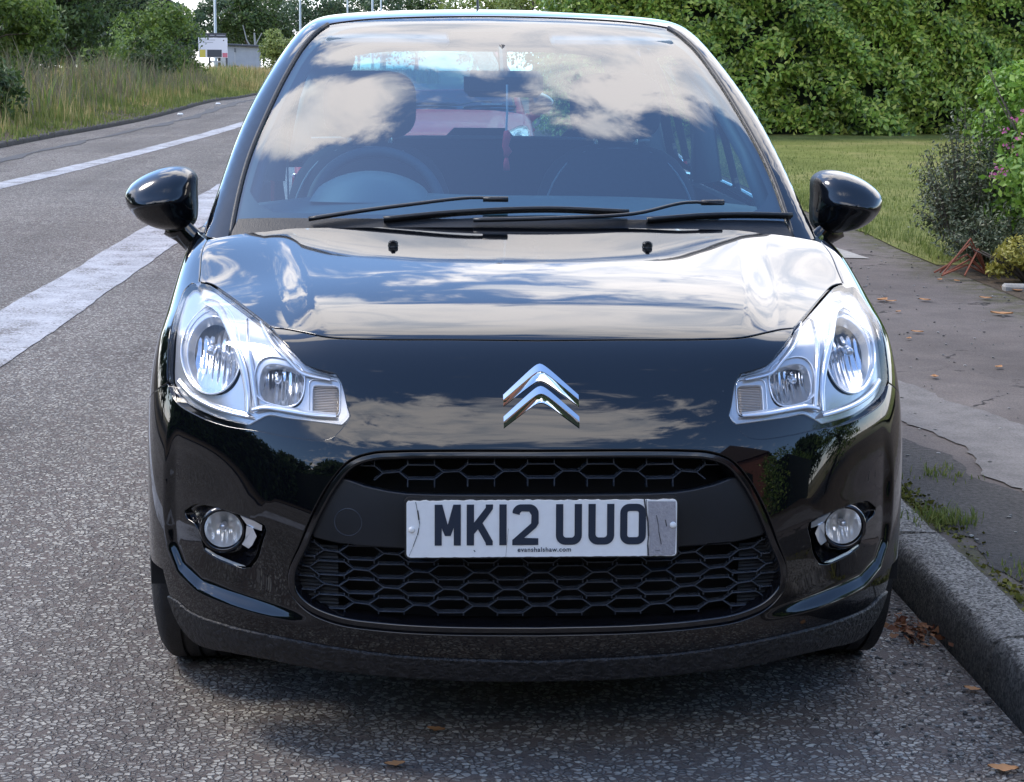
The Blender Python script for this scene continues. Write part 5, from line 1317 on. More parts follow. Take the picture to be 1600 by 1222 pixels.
def tree(name,label,cat,x,y,h,r,mat,n,size,group=None,trunk=True,seed=0,base=None,zs=None,clumps=26):
    rs=np.random.default_rng(seed+100);z0=float(gz(y)) if base is None else base
    o=empty(name,(x,y,z0));tag(o,label,cat,group)
    cz=h-r[2]
    P,Nr=crown_points((0,0,cz),r,n,rs,clumps);k=P[:,2]>.05;P,Nr=P[k],Nr[k]
    V,F=leaves(P,Nr,size,rs=rs,aspect=.55);fastmesh('crown',V,F,mat,o)
    b=MB();tr_=max(.05,h*.018);top=cz+r[2]*.3
    pts=[(0,0,-.1),(rs.normal()*.1,rs.normal()*.1,top*.4),(rs.normal()*.2,rs.normal()*.2,top*.8),(rs.normal()*.25,rs.normal()*.25,top)]
    b.tube(pts,[tr_*1.3,tr_,tr_*.7,tr_*.35],8)
    for k in range(6):
        a=rs.uniform(0,6.28);f=rs.uniform(.35,.8);s0=np.array(pts[1])*(1-f)+np.array(pts[2])*f;e=s0+np.array([math.cos(a)*r[0]*.65,math.sin(a)*r[1]*.65,r[2]*rs.uniform(.2,.6)])
        b.tube([s0,(s0+e)/2+np.array([0,0,.1]),e],[tr_*.5,tr_*.3,tr_*.12],6)
    b.build('trunk' if h>3 else 'stem',MT['bark'],o,smooth=True)
    return o
def xat(px,y): return (px-629)/2950*(y+3.53)-.268
# hedge of large-leaved laurel behind the lawn
def hedge(name,label,x0,x1,y,h,depth,n,size,mat,seed,slope=.13,amp=.35,xg=None):
    rs=np.random.default_rng(seed);o=empty(name,((x0+x1)/2,y,.12));tag(o,label,'hedge')
    X=rs.uniform(x0,x1,n);Z=rs.uniform(0,1,n)**.9*h
    def bump(X,Z): 
        return amp*(np.sin(X*2.1+1.3*np.sin(Z*2.2+X*.7))*.35+np.sin(X*5.3+2.*np.sin(Z*4.1))*.28+np.sin(Z*6.1+X*3.7)*.25+np.sin(X*11+Z*8)*.14)
    Y=(X-x0)*slope-bump(X,Z)-.25*np.sin(np.clip(Z/h,0,1)*math.pi)**.5
    gap_=np.sin(X*3.1+2*np.sin(Z*2.7))*np.sin(Z*5.2+1.7*np.sin(X*1.9))+rs.normal(0,.28,n); kk=gap_<.62 if amp<.9 else gap_<9; X,Y,Z=X[kk],Y[kk],Z[kk];n=len(X)
    depthj=rs.exponential(.10,n);P=np.stack([X-(x0+x1)/2,Y+depthj,Z],1)
    Nr=np.stack([rs.normal(0,.5,n),-np.ones(n),np.full(n,.55)],1)
    nt_=n//4;Xt=rs.uniform(x0,x1,nt_);Yt=rs.uniform(0,depth,nt_);Pt=np.stack([Xt-(x0+x1)/2,Yt+(Xt-x0)*slope,h+.25*bump(Xt,Yt*3)+rs.normal(0,.06,nt_)],1)
    P=np.concatenate([P,Pt]);Nr=np.concatenate([Nr,np.tile([0,0,1.],(nt_,1))])
    ns=n//12;Zs=rs.uniform(0,h,ns);Ps=np.stack([np.full(ns,x0-(x0+x1)/2)+rs.normal(0,.15,ns),rs.uniform(0,depth,ns),Zs],1);P=np.concatenate([P,Ps]);Nr=np.concatenate([Nr,np.tile([-1.,0,.3],(ns,1))])
    V,F=leaves(P,Nr,size,rs=rs,aspect=.48,jit=.55);fastmesh('foliage',V,F,mat,o)
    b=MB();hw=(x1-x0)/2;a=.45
    b.add([(-hw+.2,a,0),(hw,a+(x1-x0)*slope,0),(hw,depth+(x1-x0)*slope,0),(-hw+.2,depth,0),(-hw+.2,a,h-.2),(hw,a+(x1-x0)*slope,h-.2),(hw,depth+(x1-x0)*slope,h-.2),(-hw+.2,depth,h-.2)],[(0,1,5,4),(1,2,6,5),(2,3,7,6),(3,0,4,7),(4,5,6,7)]);b.build('shade_core',MT['inner'],o)  # near-black box: the shade deep inside the hedge, put in as colour
    return o
hedge('laurel_hedge','tall glossy green laurel hedge behind the lawn on the right',2.1,17.,24.6,3.3,2.,95000,.108,MT['laurel'],3,slope=.22,amp=.45)
# ---------------------------------------------------------------- planting on the right
def shrub(name,label,cat,x,y,z,r,mat,n,size,seed,aspect=.55,clumps=22,extra=None,jit=.8,inner=True):
    rs=np.random.default_rng(seed);o=empty(name,(x,y,z));tag(o,label,cat)
    P,Nr=crown_points((0,0,r[2]*.75),r,n,rs,clumps,.36,.6);k=P[:,2]>.0;P,Nr=P[k],Nr[k]
    V,F=leaves(P,Nr,size,rs=rs,aspect=aspect,jit=jit);fastmesh('foliage',V,F,mat,o)
    b=MB()
    for k in range(14):
        a=rs.uniform(0,6.28);q=rs.uniform(.3,.95);b.tube([(0,0,0),(math.cos(a)*r[0]*q*.4,math.sin(a)*r[1]*q*.4,r[2]*.7),(math.cos(a)*r[0]*q,math.sin(a)*r[1]*q,r[2]*rs.uniform(.9,1.55))],[.014,.008,.003],5)
    b.build('stem',MT['bark'],o,smooth=True)
    return o
gs=shrub('garden_shrub','bright green leafy garden shrub with pink flowers at the right edge','shrub',3.80,7.75,.12,(.74,.8,.80),MT['bushbright'],24000,.055,21)
# pink blossoms: each a small whorl of petals
rs=np.random.default_rng(31)
for (px,py,yy) in ((1563,250,7.25),(1572,258,7.25),(1556,262,7.25),(1595,165,7.6),(1583,175,7.6),(1590,200,7.5),(1578,215,7.4),(1598,230,7.4),(1570,190,7.5)):
    D_=yy+3.526;x=xat(px,yy)-.01;z=1.40-(py-73)/2950*D_
    P=np.tile([x,yy-.10,z],(9,1))+rs.normal(0,.012,(9,3));V,F=leaves(P,np.tile([-.2,-1,.4],(9,1)),.020,rs=rs,aspect=.8,jit=.9)
    V=V-np.array([3.80,7.75,.12]);fastmesh('flower',V,F,MT['pink'],gs)
# wiry grey-green shrub made of long arching twigs
def wiry(name,label,x,y,z,r,h,n,seed):
    rs=np.random.default_rng(seed);o=empty(name,(x,y,z));tag(o,label,'shrub');Ps=[];Ns=[];b=MB()
    for k in range(n):
        a=rs.uniform(0,2*math.pi);q=rs.uniform(.1,1)**.6;hh=h*rs.uniform(.35,1.05)*(1-.45*q*q)
        p0=np.array([math.cos(a)*q*r[0]*.3,math.sin(a)*q*r[1]*.3,.02]);p2=np.array([math.cos(a)*q*r[0],math.sin(a)*q*r[1],hh]);p1=(p0+p2)/2+np.array([0,0,.15*h])
        t=np.linspace(.25,1,26)[:,None];C_=(1-t)**2*p0+2*t*(1-t)*p1+t*t*p2
        if k%4==0: b.tube(C_[::5],[.006,.005,.004,.003,.002,.0015][:len(C_[::5])],4)
        Ps.append(C_+rs.normal(0,.012,C_.shape));Ns.append(np.tile(unit(np.array([p2[0],p2[1],.3])),(26,1)))
    P=np.concatenate(Ps);V,F=leaves(P,np.concatenate(Ns),.034,rs=rs,aspect=.35,jit=1.);fastmesh('foliage',V,F,MT['bushgrey'],o);b.build('twig',MT['bark'],o)
    return o
wiry('wiry_shrub','dull grey-green wiry shrub beside the pavement, left of the bright shrub',3.22,7.98,.12,(.36,.42),.98,420,5)
wiry('wiry_shrub','low grey-green spreading shrub in front of the bright shrub',3.30,7.42,.12,(.42,.34),.40,420,6)
shrub('yellow_shrub','small yellow-leaved edging shrub at the edge of the pavement','shrub',3.26,6.90,.12,(.34,.15,.14),MT['yellowleaf'],4200,.030,44,aspect=.4,clumps=18)
b=MB();rs=np.random.default_rng(3)
for k in range(7): b.box((3.13+.24*k,6.55+rs.normal()*.02,.125),(.22,.10,.05),Matrix.Rotation(rs.normal()*.08,3,'Z'),bev=.012)
st=b.build('edging_stone',MT['concrete']);tag(st,'row of pale stones edging the garden bed under the yellow shrub','edging')
b=MB()
for k in range(6):
    a=rs.uniform(2.2,3.8);x,y=3.12,7.20;b.tube([(x,y,.13),(x+.16*math.cos(a),y-.1,.20+.03*k),(x+.34*math.cos(a),y-.22*rs.random(),.15)],.006,5)
tw=b.build('dead_stems',plain('rusty_stem',(.20,.06,.03),.8));tag(tw,'arching rust-red dead stems on the ground before the grey shrub','stems')
# rough grass along the lawn edge, and short turf blades
def blades(name,P,h,w,mat,rs,lean=.35,parent=None,kind='stuff',label=None,cat=None,curve=True):
    n=len(P);a=rs.uniform(0,2*math.pi,n);hh=h*rs.uniform(.5,1.2,n);l=hh*lean*rs.uniform(-1,1,n);dx=np.stack([np.cos(a),np.sin(a),0*a],1);sd_=np.stack([-np.sin(a),np.cos(a),0*a],1)
    w_=w*rs.uniform(.6,1.3,n)[:,None]
    m=P+dx*(l*.35)[:,None]+np.array([0,0,1.])*(hh*.6)[:,None];t=P+dx*l[:,None]+np.array([0,0,1.])*hh[:,None]
    V=np.stack([P-sd_*w_/2,P+sd_*w_/2,m+sd_*w_*.35,m-sd_*w_*.35,t],1).reshape(-1,3)
    b5=np.arange(n)*5;F=np.concatenate([np.stack([b5,b5+1,b5+2],1),np.stack([b5,b5+2,b5+3],1),np.stack([b5+3,b5+2,b5+4],1)])
    o=fastmesh(name,V,F,mat,parent);return tag(o,label,cat,kind=kind)
rs=np.random.default_rng(12)
n=60000;X=rs.uniform(3.0,12,n);Y=rs.uniform(7.8,25,n);Y=7.8+(Y-7.8)*rs.uniform(.2,1,n);k=X<3.0+.42*(Y-5.5);P=np.stack([X,Y,np.full(n,.118)],1)[k]
blades('lawn_grass',P,.035,.006,MT['green'],rs,.6,label='short mown grass of the lawn between pavement and hedge',cat='grass')
n=2600;Y=rs.uniform(7.9,24,n);P=np.stack([3.08+np.abs(rs.normal(0,.10,n))+.06*np.sin(Y*3),Y,np.full(n,.117)],1)
blades('edge_grass',P,.07,.007,MT['green'],rs,.8,label='longer ragged grass along the pavement edge of the lawn',cat='grass')
def tuft(x,y,n,h,lab):
    rs_=np.random.default_rng(int(abs(x*1000)));P=np.tile([0,0,0.],(n,1));P[:,:2]+=rs_.normal(0,1,(n,2))*np.array([.045,.05]);P+=np.array([x,y,.116])
    blades('grass_tuft',P,h,.0045,MT['green'],rs_,1.0,kind=None,label=lab,cat='grass tuft')
tuft(1.385,2.08,110,.022,'farthest small grass tuft growing in the broken pavement edge')
tuft(1.24,1.50,230,.034,'largest grass tuft, growing behind the kerb beside the fog light')
tuft(1.30,.98,90,.020,'nearest sparse grass tuft on the mossy strip behind the kerb')
# moss cushions and grit along the back of the kerb
rs=np.random.default_rng(9);n=2600;P=np.stack([1.19+np.abs(rs.normal(0,.035,n)),rs.uniform(-.2,2.2,n),np.full(n,.116)],1);P=P[(np.sin(P[:,1]*5+P[:,0]*20)+rs.normal(0,.5,len(P)))>-.2]
V,F=leaves(P,np.tile([0,0,1.],(len(P),1)),.014,rs=rs,aspect=1.,jit=.8);tag(fastmesh('moss',V,F,MT['yellowmoss'] if 'yellowmoss' in MT else leafmat('moss_green',[(.07,.075,.015),(.13,.13,.03),(.20,.19,.05)],.1,.9,.1)),'yellow-green moss in the joint behind the kerb','moss',kind='stuff')
# ---------------------------------------------------------------- fallen leaves and grit
def leaf_thing(x,y,z,size,rot,lab,grp,col='deadleaf',curl=.5):
    n=9;V=[];
    for i in range(n):
        t=i/(n-1);w_=size*.30*math.sin(math.pi*min(1,t*1.02))**.8*(1+.25*math.sin(t*17));c_=curl*size*.35
        for s_ in(-1,0,1): V.append((w_*s_,size*(t-.5),.003+c_*(abs(s_)*.6+ (2*t-1)**2*.5)*.6))
    V=np.array(V)@np.array(Matrix.Rotation(rot,3,'Z')).T
    F=[(i*3+k,i*3+k+1,(i+1)*3+k+1,(i+1)*3+k) for i in range(n-1) for k in range(2)]
    o=mesh_obj('fallen_leaf',V,F,MT[col],smooth=True);o.location=(x,y,z);tag(o,lab,'leaf',grp);return o
for (x,y,z,s_,r_,lab) in (
 (-.20,.205,.004,.040,1.2,'orange fallen leaf on the road under the number plate'),
 (-.285,.015,.004,.042,1.7,'orange-brown fallen leaf on the road at the bottom of the photo, left of centre'),
 (.915,-.05,.004,.060,1.3,'large orange fallen leaf on the road nearest the bottom right corner'),
 (.995,.42,.004,.040,.9,'pale orange fallen leaf in the gutter against the kerb joint')):
    leaf_thing(x,y,z,s_,r_,lab,'fallen leaves on the road')
rs=np.random.default_rng(77)
PL=[((1378,470),.09),((1392,472),.06),((1445,470),.07),((1433,520),.06),((1540,467),.07),((1565,492),.11),((1468,438),.05),((1495,440),.05),((1335,470),.05),((1560,575),.05),((1403,488),.04),((1570,450),.06),((1583,447),.05),((1590,455),.06),((1420,530),.04),((1460,590),.05)]
LL=['left one of two touching dry leaves beside the headlight','right one of two touching dry leaves beside the headlight','small dry leaf right of the touching pair beside the headlight','dry leaf lying alone halfway across the pavement level with the headlight top','pale dry leaf on the pavement below the yellow shrub, left of the big one','largest orange-brown leaf near the right edge of the pavement','dry leaf close under the dead stems of the grey shrub','dry leaf right of the one under the dead stems','dry leaf nearest the wing of the car, left of the touching pair','single dry leaf low at the right side, above the pale patch','tiny dry leaf between the headlight and the lone leaf','upper left leaf of three under the edging stones','topmost leaf of three under the edging stones','rightmost leaf of three under the edging stones','small dry leaf beside the headlight near the pale patch','dry leaf in the middle of the pavement above the pale patch']
def px2ground(px,py,z=.12):
    d=fw+r2*(px-800)/2950-u2*(py-611)/2950;c=np.array([-0.268,-3.526,1.40]);return c+d*((z-c[2])/d[2])
for i,((px,py),s_) in enumerate(PL):
    q=px2ground(px,py);leaf_thing(q[0],q[1],.121,s_,rs.uniform(0,3),LL[i],'fallen leaves on the pavement')
# heap of crumbled brown leaves in the gutter
rs=np.random.default_rng(8);P=np.stack([rs.normal(.975,.03,110),rs.normal(.84,.05,110),rs.uniform(.004,.022,110)],1);V,F=leaves(P,np.tile([0,0,1.],(110,1)),.024,rs=rs,jit=.7,aspect=.7)
tag(fastmesh('leaf_litter',V,F,leafmat('leaf_crumbs',[(.10,.035,.02),(.17,.07,.035),(.24,.12,.06)],.1,.8,.2)),'heap of crumbled brown leaves in the gutter beside the front tyre','leaf litter',kind='stuff')
# loose chippings in the gutter
rs=np.random.default_rng(15);b=MB();n=520
import bmesh as _bm
bm_=_bm.new();_bm.ops.create_icosphere(bm_,subdivisions=1,radius=1);IV=np.array([v.co[:] for v in bm_.verts]);IF=[tuple(v.index for v in f.verts) for f in bm_.faces];bm_.free()
for k in range(n):
    x=1.01-abs(rs.normal(0,.16));y=rs.uniform(-.25,1.3);s_=rs.uniform(.002,.0065)*(1.4 if rs.random()<.08 else 1)
    b.add(IV*rs.uniform(.6,1.1,IV.shape)*s_*np.array([1.2,1,.6])+np.array([x,y,s_*.4]),IF)
lc=b.build('loose_chippings',leafmat('chippings',[(.05,.048,.05),(.12,.115,.11),(.20,.195,.19),(.34,.33,.32)],0,.9,.2));tag(lc,'loose stone chippings scattered along the gutter','chippings',kind='stuff')
rs=np.random.default_rng(16);b=MB()
for k in range(420):
    x=rs.uniform(1.25,3.);y=rs.uniform(-.3,9)**1.0;s_=rs.uniform(.003,.008)
    b.add(IV*rs.uniform(.6,1.1,IV.shape)*s_*np.array([1.2,1,.6])+np.array([x,y,.117+s_*.4]),IF)
tag(b.build('pavement_grit',lc.data.materials[0]),'pale grit and crumbs scattered over the pavement','grit',kind='stuff')
# small litter by the far kerb
for (px,py,lab) in ((331,163,'white scrap of litter at the foot of the far verge, farther one'),(270,180,'white scrap of litter at the foot of the far verge, nearer one')):
    q=px2ground(px,py,0);b=MB();b.box((0,0,.02),(.11,.10,.05),Matrix.Rotation(.3,3,'Z'),bev=.02);o=b.build('litter',MT['plate']);o.location=(q[0]+.15,q[1],float(gz(q[1])));tag(o,lab,'litter')
# ---------------------------------------------------------------- far verge
rs=np.random.default_rng(21)
def verge(name,n,y0,y1,x0,x1,h,w_,mat,label,lean=.35,clump=True):
    Y=y0+(y1-y0)*rs.random(n)**1.0;X=np.array([LKf(0)]*n);lk=LK(Y);X=lk-x0-(x1-x0)*rs.random(n)
    if clump: k=(np.sin(X*2.3+Y*.9)+np.sin(Y*1.7+2)+rs.normal(0,.7,n))>-.3;X,Y=X[k],Y[k]
    Z=gz(Y)+.05+np.clip((lk[:len(X)] if False else LK(Y)-X),0,4)*.12
    hh=h*(.45+.55*np.clip((LK(Y)-X)/1.6,0,1))
    hh=hh*(.62+.38*np.sin(X*1.9+Y*.83+1.1)*np.sin(Y*.37+X*.6)+.18*np.sin(Y*2.9));P=np.stack([X,Y,Z],1);o=blades(name,P,1.,w_,mat,rs,lean,label=label,cat='grass')
    me=o.data;co=np.empty(len(me.vertices)*3,np.float32);me.vertices.foreach_get('co',co);co=co.reshape(-1,5,3);base_=co[:,0:1,2].copy();co[:,:,2]=base_+(co[:,:,2]-base_)*hh[:,None];co[:,4,:2]=(co[:,4,:2]-co[:,0,:2])*hh[:,None]+co[:,0,:2];co[:,2:4,:2]=(co[:,2:4,:2]-co[:,0:1,:2])*np.minimum(1,hh[:,None,None]*1.)+co[:,0:1,:2]
    me.vertices.foreach_set('co',co.reshape(-1));me.update();return o
strip('verge',np.arange(-20,110,3.),lambda y:-26,lambda y:LKf(y)-.13,.055,MT['soil'],8)
verge('verge_grass',52000,14,100,.02,3.2,.42,.022,MT['green'],'long green grass on the far verge behind the kerb',.95,False)
verge('dry_grass',15000,24,112,.4,4.5,.66,.024,MT['straw'],'tall straw-coloured dry grass standing in the far verge',.6)
verge('dry_grass',9000,62,116,.3,4.5,.62,.04,MT['straw'],'golden dry grass at the far end of the verge below the white sign',.6)
verge('weeds',6500,20,60,1.0,3.8,.95,.030,MT['weed'],'tall grey-brown weeds in front of the trees on the far verge',.8)
verge('green_weeds',6000,20,95,.9,4.,.70,.04,MT['leafmid'],'leafy green weeds mixed through the far verge',.5)
# dry field beyond
rs=np.random.default_rng(5);n=9000;Y=rs.uniform(112,185,n);X=rs.uniform(-26,2,n);blades('field_grass',np.stack([X,Y,gz(Y)],1),.9,.10,MT['straw'],rs,.4,label='pale dry field grass beyond the end of the verge',cat='grass')
G1='trees and bushes along the far verge'
tree('bush','light green leafy bush nearest on the far verge, at the left edge','bush',xat(40,36)-.6,36,2.9,(1.9,1.6,1.35),MT['leafmid'],9000,.13,G1,seed=1)
tree('bush','low bramble bush under the light green bush at the left edge','bush',xat(-10,27)-.2,27,1.55,(1.1,1.2,.8),MT['leafdark'],5000,.11,G1,seed=2)
tree('verge_tree','dark dense tree rising behind the light green bush','tree',xat(165,50)-.8,50,6.2,(2.2,2.,2.9),MT['leafdark'],11000,.17,G1,seed=3)
tree('verge_tree','tall dark tree at the top left corner','tree',xat(60,56)-.8,56,7.5,(3.0,2.4,3.3),MT['leafdark'],9000,.20,G1,seed=4)
tree('bush','broad mid-green bush left of the white sign','bush',xat(268,66),66,3.3,(1.75,1.8,1.7),MT['leafmid'],8000,.15,G1,seed=5)
tree('bush','dark low bush touching the left side of the white sign','bush',xat(293,84)-.3,84,2.2,(1.2,1.2,1.2),MT['leafdark'],5000,.15,G1,seed=6)
hedge('boundary_hedge','dark field hedge far behind the bushes on the left verge',-52,-14.6,112,4.2,2.,8000,.4,MT['leafdark'],38,slope=.1)
tree('bush','small dark bush low in front of the bushes by the dry grass','bush',xat(238,58)+.2,58,2.0,(.9,.9,1.0),MT['leafdark'],4000,.13,G1,seed=16)
G2='trees in the far belt beyond the road'
BT=[(-20,175,9,3.8,'leafblue'),(70,180,10,4.2,'leafdark'),(150,172,9.5,4.,'leafblue'),(196,160,9.3,3.0,'leafmid'),(262,178,7.2,3.4,'leafdark'),(300,168,6.6,2.8,'leafblue'),(350,182,9.8,3.6,'leafblue'),(392,170,9.,3.1,'leafdark'),(438,186,11.,4.,'leafdark'),(497,176,10.,4.,'leafblue'),(548,188,9.6,3.8,'leafdark'),(600,172,9.,3.5,'leafblue'),(650,180,9.4,3.7,'leafdark')]
NM=['leftmost','second from left','third from left','fourth from left','fifth from left','sixth from left, with sky showing at its top','seventh from left, behind the white sign','eighth from left, behind the grey hut','ninth from left','tenth from left','eleventh from left, above the roof of the black car','third from right of the belt','second from right of the belt']
for i,(px,y,h,r_,m_) in enumerate(BT):
    tree('distant_tree','far belt tree, '+NM[i],'tree',xat(px,y),y,h,(r_,r_*.8,h*.46),MT[m_],5200,.34,G2,seed=30+i,clumps=30)
tree('distant_tree','dark far tree filling the gap low behind the grey hut','tree',xat(400,192),192,7.5,(6,4,3.6),MT['leafdark'],5000,.4,G2,seed=60)
tree('distant_tree','broad dark far tree low above the black roof, left half','tree',xat(560,196),196,7.5,(8,4,3.6),MT['leafdark'],6000,.4,G2,seed=61)
tree('bush','round light green bush right of the grey hut','bush',xat(446,128),128,3.6,(1.75,1.5,1.75),MT['leaflight'],4500,.2,seed=62)
G3='light green trees above the car roof'
for i,(px,y,h,r_,lab) in enumerate(((735,84,5.6,2.4,'left light green tree above the roof of the black car'),(830,78,5.6,2.3,'middle light green tree above the roof of the black car'),(905,88,6.,2.4,'right light green tree above the roof, next to the hedge'))):
    tree('light_tree',lab,'tree',xat(px,y),y,h,(r_,r_,2.6),MT['leaflight'],5500,.20,G3,seed=70+i)
for i,(x,y,h,r_) in enumerate(((24,62,8,4.5),(34,48,9,5),(44,70,10,5.5),(30,90,10,5),(-30,90,9,5),(-38,60,10,5.5),(-30,34,9,5))):
    tree('outer_tree','outer tree outside the view, '+('right side, nearest the hedge','right side, nearest the viewer','right side, farthest out','right side, farthest back','left side, farthest back','left side, farthest out','left side, nearest the viewer')[i],'tree',x,y,h,(r_,r_,h*.46),MT['leafmid'],3000,.5,'trees outside the edges of the view',seed=150+i)
tree('roadside_bush','dark green bush seen through the windows right of the red car','bush',xat(905,34),34,2.4,(1.5,1.4,1.25),MT['leafmid'],5000,.13,seed=80)
# bare pale trunk among the far trees
b=MB();x=xat(403,150);b.tube([(0,0,0),(.1,0,1.8),(0,0,3.6)],[.14,.11,.07],6).tube([(.1,0,1.8),(-.6,0,3.),(-.9,0,4.2)],[.08,.05,.03],5).tube([(.05,0,2.6),(.6,0,3.6)],[.05,.03],5)
o=b.build('bare_tree',plain('pale_bark',(.26,.27,.27),.9));o.location=(x,150,float(gz(150)));tag(o,'thin bare pale tree trunk above the grey hut','tree')
# ---------------------------------------------------------------- sign, hut, bin, lamp posts
def sign():
    y=125;x0,x1=xat(318,y),xat(362,y);z0=float(gz(y));D_=y+3.53;zz=lambda py:1.40+(73-py)/2950*D_-z0;c=(x0+x1)/2;W_=x1-x0
    o=empty('notice_board',(c,y,z0));tag(o,'white notice board with a dark header and yellow and red squares, on two posts','sign')
    b=MB();b.box((0,0,(zz(62)+zz(92))/2),(W_,.06,zz(62)-zz(92)),bev=.01);b.build('board',plain('sign_white',(.72,.73,.80),.5),o)
    b=MB();b.box((0,-.004,(zz(55)+zz(61.7))/2),(W_*.92,.08,zz(55)-zz(61.7)));b.build('header',plain('sign_dark',(.05,.055,.075),.5),o)
    b=MB()
    for a,w_ in ((-.31,.20),(-.02,.16),(.28,.30)): b.box((a*W_,-.047,zz(58.5)),(w_*W_,.004,.05))
    for k in range(2): b.box((-.15*W_-(.04*k),-.035,zz(65.5+3.6*k)),((.46-.1*k)*W_,.004,.035))
    b.build('faded_lettering',plain('sign_grey',(.35,.36,.40),.6),o)
    b=MB();b.box((-.36*W_,-.036,zz(86)),(.20*W_,.012,zz(80)-zz(92)));b.build('yellow_square',plain('sign_yellow',(.62,.52,.10),.5),o)
    b=MB();b.box((.05*W_,-.036,zz(85.5)),(.50*W_,.012,zz(80)-zz(91)));b.build('black_panel',plain('sign_black',(.05,.06,.08),.5),o)
    b=MB();b.box((.41*W_,-.036,zz(88)),(.17*W_,.012,zz(85)-zz(91.5)));b.build('red_square',plain('sign_red',(.55,.16,.22),.5),o)
    b=MB();b.lathe([(-.04,0),(-.04,.045),(0,.045)],12,'y',(.37*W_,0,zz(66)));b.build('dark_dot',plain('sign_dot',(.04,.03,.04),.5),o)
    for s_ in(-.13,.46):
        b=MB();b.box((s_*W_,.05,zz(92)/2),(.12,.12,zz(92)));b.build('post',plain('post_dark',(.07,.075,.09),.6),o)
    b=MB();b.box((.16*W_,.05,zz(98)),(.5*W_,.04,.10));b.build('cross_rail',plain('rail_grey',(.4,.42,.45),.6),o)
sign()
def hut():
    y=147;x0,x1=xat(361,y),xat(409,y);z0=float(gz(y));c=(x0+x1)/2;W_=x1-x0
    o=empty('grey_hut',(c,y,z0));tag(o,'small flat-roofed grey hut behind the litter bin','hut')
    g=plain('hut_grey',(.27,.31,.37),.7,var=.08,vscale=2)
    b=MB();b.box((0,1.1,1.25),(W_,2.2,2.5));b.build('wall',g,o)
    b=MB();b.box((.15,1.0,2.58),(W_+.5,2.7,.14),Matrix.Rotation(R(2.2),3,'Y'),bev=.02).box((W_*.95,1.,2.42),(W_*.9,1.2,.12),Matrix.Rotation(R(2.2),3,'Y'));b.build('roof',plain('hut_roof',(.05,.06,.08),.7),o)
    b=MB();b.box((-.25*W_,-.012,1.1),(.05,.02,2.1));b.build('downpipe',plain('hut_trim',(.36,.39,.44),.7),o)
    b=MB();b.box((-.24*W_,-.06,2.2),(.12,.1,.3),bev=.01);b.build('wall_lamp',plain('hut_lamp',(.10,.12,.15),.5),o)
    b=MB();b.box((-W_*.5-.25,.4,.9),(.5,.8,1.8));b.build('side_cabinet',plain('cab_grey',(.42,.44,.47),.7),o)
hut()
def bin_():
    y=119;x=xat(374,y);o=empty('litter_bin',(x,y,float(gz(y))));tag(o,'black litter bin standing at the end of the dry grass','bin')
    k=plain('bin_black',(.02,.02,.025),.5);b=MB();b.lathe([(0,.20),(.03,.24),(.60,.25),(.62,.23)],20,'z');b.build('body',k,o,smooth='auto')
    b=MB();b.lathe([(.92,.26),(.99,.22),(1.03,.12),(1.04,0)],20,'z')
    for a in(-.2,.2): b.box((a,0,.76),(.08,.28,.34))
    b.build('hood',k,o);b=MB();b.box((0,-.12,.80),(.2,.02,.09));b.build('opening_plate',plain('bin_label',(.4,.4,.42),.5),o)
bin_()
def lamp(px,y,r_,lab,h=8.,col='lampgrey',arm=True):
    if col not in MT: MT[col]={'lampgrey':plain('lamp_grey',(.33,.38,.40),.5,metal=.3),'polebrown':plain('pole_brown',(.16,.15,.14),.8)}[col]
    o=empty('lamp_post' if arm else 'pole',(xat(px,y),y,float(gz(y))));tag(o,lab,'lamp post' if arm else 'pole','lamp posts beyond the junction' if arm else 'poles beside the hedge')
    b=MB();b.tube([(0,0,0),(0,0,1.2),(0,0,1.25),(0,0,h)],[r_*1.35,r_*1.3,r_,r_*.7],12);b.build('post',MT[col],o,smooth=True)
    if arm:
        b=MB();b.tube([(0,0,h),(.2,-.3,h+.35),(.5,-.8,h+.5)],.04,8);b.build('arm',MT[col],o,smooth=True)
        b=MB();b.box((.6,-1.0,h+.52),(.22,.6,.12),Matrix.Rotation(-.5,3,'Z'),bev=.03);b.build('lamp_head',MT[col],o)
lamp(344,150,.125,'grey lamp post rising behind the white notice board')
lamp(473,140,.09,'grey lamp post right of the round light green bush')
lamp(545,165,.09,'leftmost of three grey lamp posts above the car roof',9)
lamp(583,150,.10,'middle of three grey lamp posts above the car roof',9)
lamp(596,160,.09,'rightmost of three grey lamp posts above the car roof',9)
lamp(843,70,.05,'thin grey pole above the car roof, left of the thick one',6,'polebrown',False)
lamp(880,60,.10,'thick grey-brown pole above the car roof beside the hedge',6,'polebrown',False)
# ---------------------------------------------------------------- what stands behind the viewer (seen in the paint and glass), plus added screens that darken reflections
G4='garden trees across the road end behind the viewer'
for i,(x,y,h,r_,lb) in enumerate(((-15,-15,7,4.2,'second from the left'),(-8.5,-17,8,4.4,'third from the left, tall'),(-2.5,-18,8.6,4.6,'fourth from the left, tallest'),(3.5,-17,7.6,4.,'fifth from the left, beside the brick house'),(-21,-8,6.5,4.,'first from the left'),(20,-9,7.5,4.2,'right of the brick house'))):
    tree('garden_tree','garden tree behind the viewer, '+lb,'tree',x,y,h,(r_,r_,h*.5),MT['leafdark'],6500,.75,G4,seed=90+i)
for i,(x,y,h,r_,lb) in enumerate(((-15,2,8.5,3.8,'nearest the viewer'),(-16,10,9,4.,'middle one'),(-17,18,9.5,4.,'farthest one'))):
    tree('added_screen_tree','added tree outside the left edge of the view across the road, '+lb,'tree',x,y,h,(r_,r_,h*.5),MT['leafdark'],4500,.6,'trees added across the road left of the view',seed=120+i)  # unseen trees, added so the left bumper mirrors less bright sky
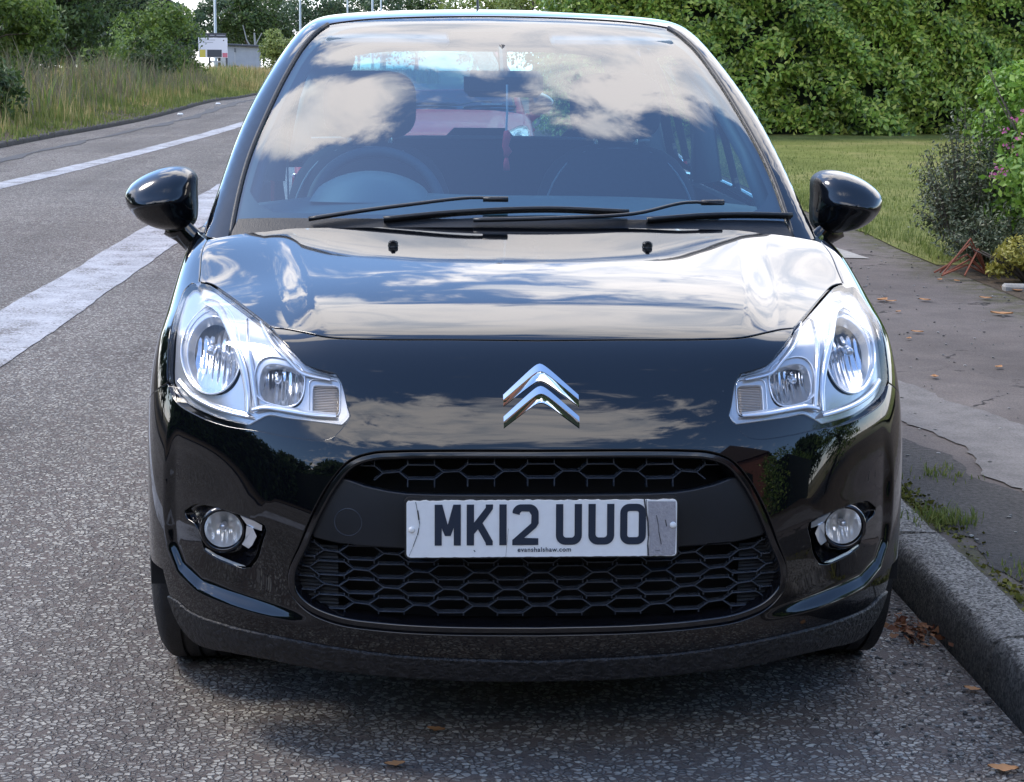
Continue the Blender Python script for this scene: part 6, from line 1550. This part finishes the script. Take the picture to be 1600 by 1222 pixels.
hedge('added_rear_hedge','added tall dark hedge behind the viewer that darkens the bumper reflection',-24,14,-14,3.6,2.,9000,.5,MT['leafdark'],18,slope=0)  # unseen hedge, added to close the bright gap mirrored under the tree crowns
tree('verge_thicket','dense thicket of brambles under the trees on the far verge','bush',xat(120,60)-2.4,60,2.6,(3.2,6,1.4),MT['leafdark'],9000,.18,seed=140)
tree('verge_thicket','long low thicket joining the bush and the white sign on the far verge','bush',xat(250,95)-1.6,95,2.5,(2.4,8,1.5),MT['leafmid'],8000,.2,seed=141)
tree('verge_thicket','dark thicket at the left edge behind the bramble bush','bush',-11.5,38,3.0,(2.6,5,1.7),MT['leafdark'],7000,.18,seed=142)
hedge('garden_hedge','clipped green hedge along the garden behind the viewer on the right',3.3,9.5,-3.2,1.7,1.,9000,.10,MT['laurel'],8,slope=-.2)
hh_=hedge('added_side_hedge','added tall dark hedge outside the left edge of the view, darkening the bumper reflection',-14,14,0,4.2,1.6,7000,.5,MT['leafdark'],28,slope=0)  # unseen hedge, added to darken what the bumper's left corner mirrors
hh_.location=(-11.,-9,0);hh_.rotation_euler=(0,0,R(90))
tree('side_bush','large green bush by the pavement behind the viewer on the right','bush',4.4,-.2,2.3,(1.0,1.1,1.1),MT['laurel'],5000,.09,seed=97)
def house():
    o=empty('brick_house',(12,-16,0),R(-35));tag(o,'red brick house with white windows behind the viewer on the right','house')
    b=MB();b.box((0,0,2.7),(9,7,5.4));b.build('wall',plain('house_brick',(.22,.085,.055),.9,var=.25,vscale=8),o)
    b=MB();b.add([(-4.8,-3.9,5.4),(4.8,-3.9,5.4),(4.8,3.9,5.4),(-4.8,3.9,5.4),(-4.8,0,7.9),(4.8,0,7.9)],[(0,1,5,4),(3,4,5,2),(0,4,3),(1,2,5),(0,3,2,1)]);b.build('roof',plain('house_tile',(.10,.07,.06),.9,var=.3,vscale=5),o)
    wm=plain('upvc_white',(.75,.76,.76),.4)
    for (x,z,w_,h_) in ((-2.6,1.5,1.9,1.3),(2.3,1.5,1.9,1.3),(-2.6,4.1,1.6,1.2),(2.3,4.1,1.6,1.2),(0,4.1,.9,1.1)):
        b=MB()
        for a in(-1,1): b.box((x+a*w_/2,3.53,z),(.09,.1,h_+.09)).box((x,3.53,z+a*h_/2),(w_,.09,.09))
        b.box((x,3.53,z),(.07,.08,h_));f=b.build('window',wm,o);b=MB();b.box((x,3.50,z),(w_,.03,h_));b.build('pane',MT['frit'],f)
    b=MB();b.box((0,3.52,1.05),(1.,.08,2.1),bev=.02);b.build('door',wm,o)
house()
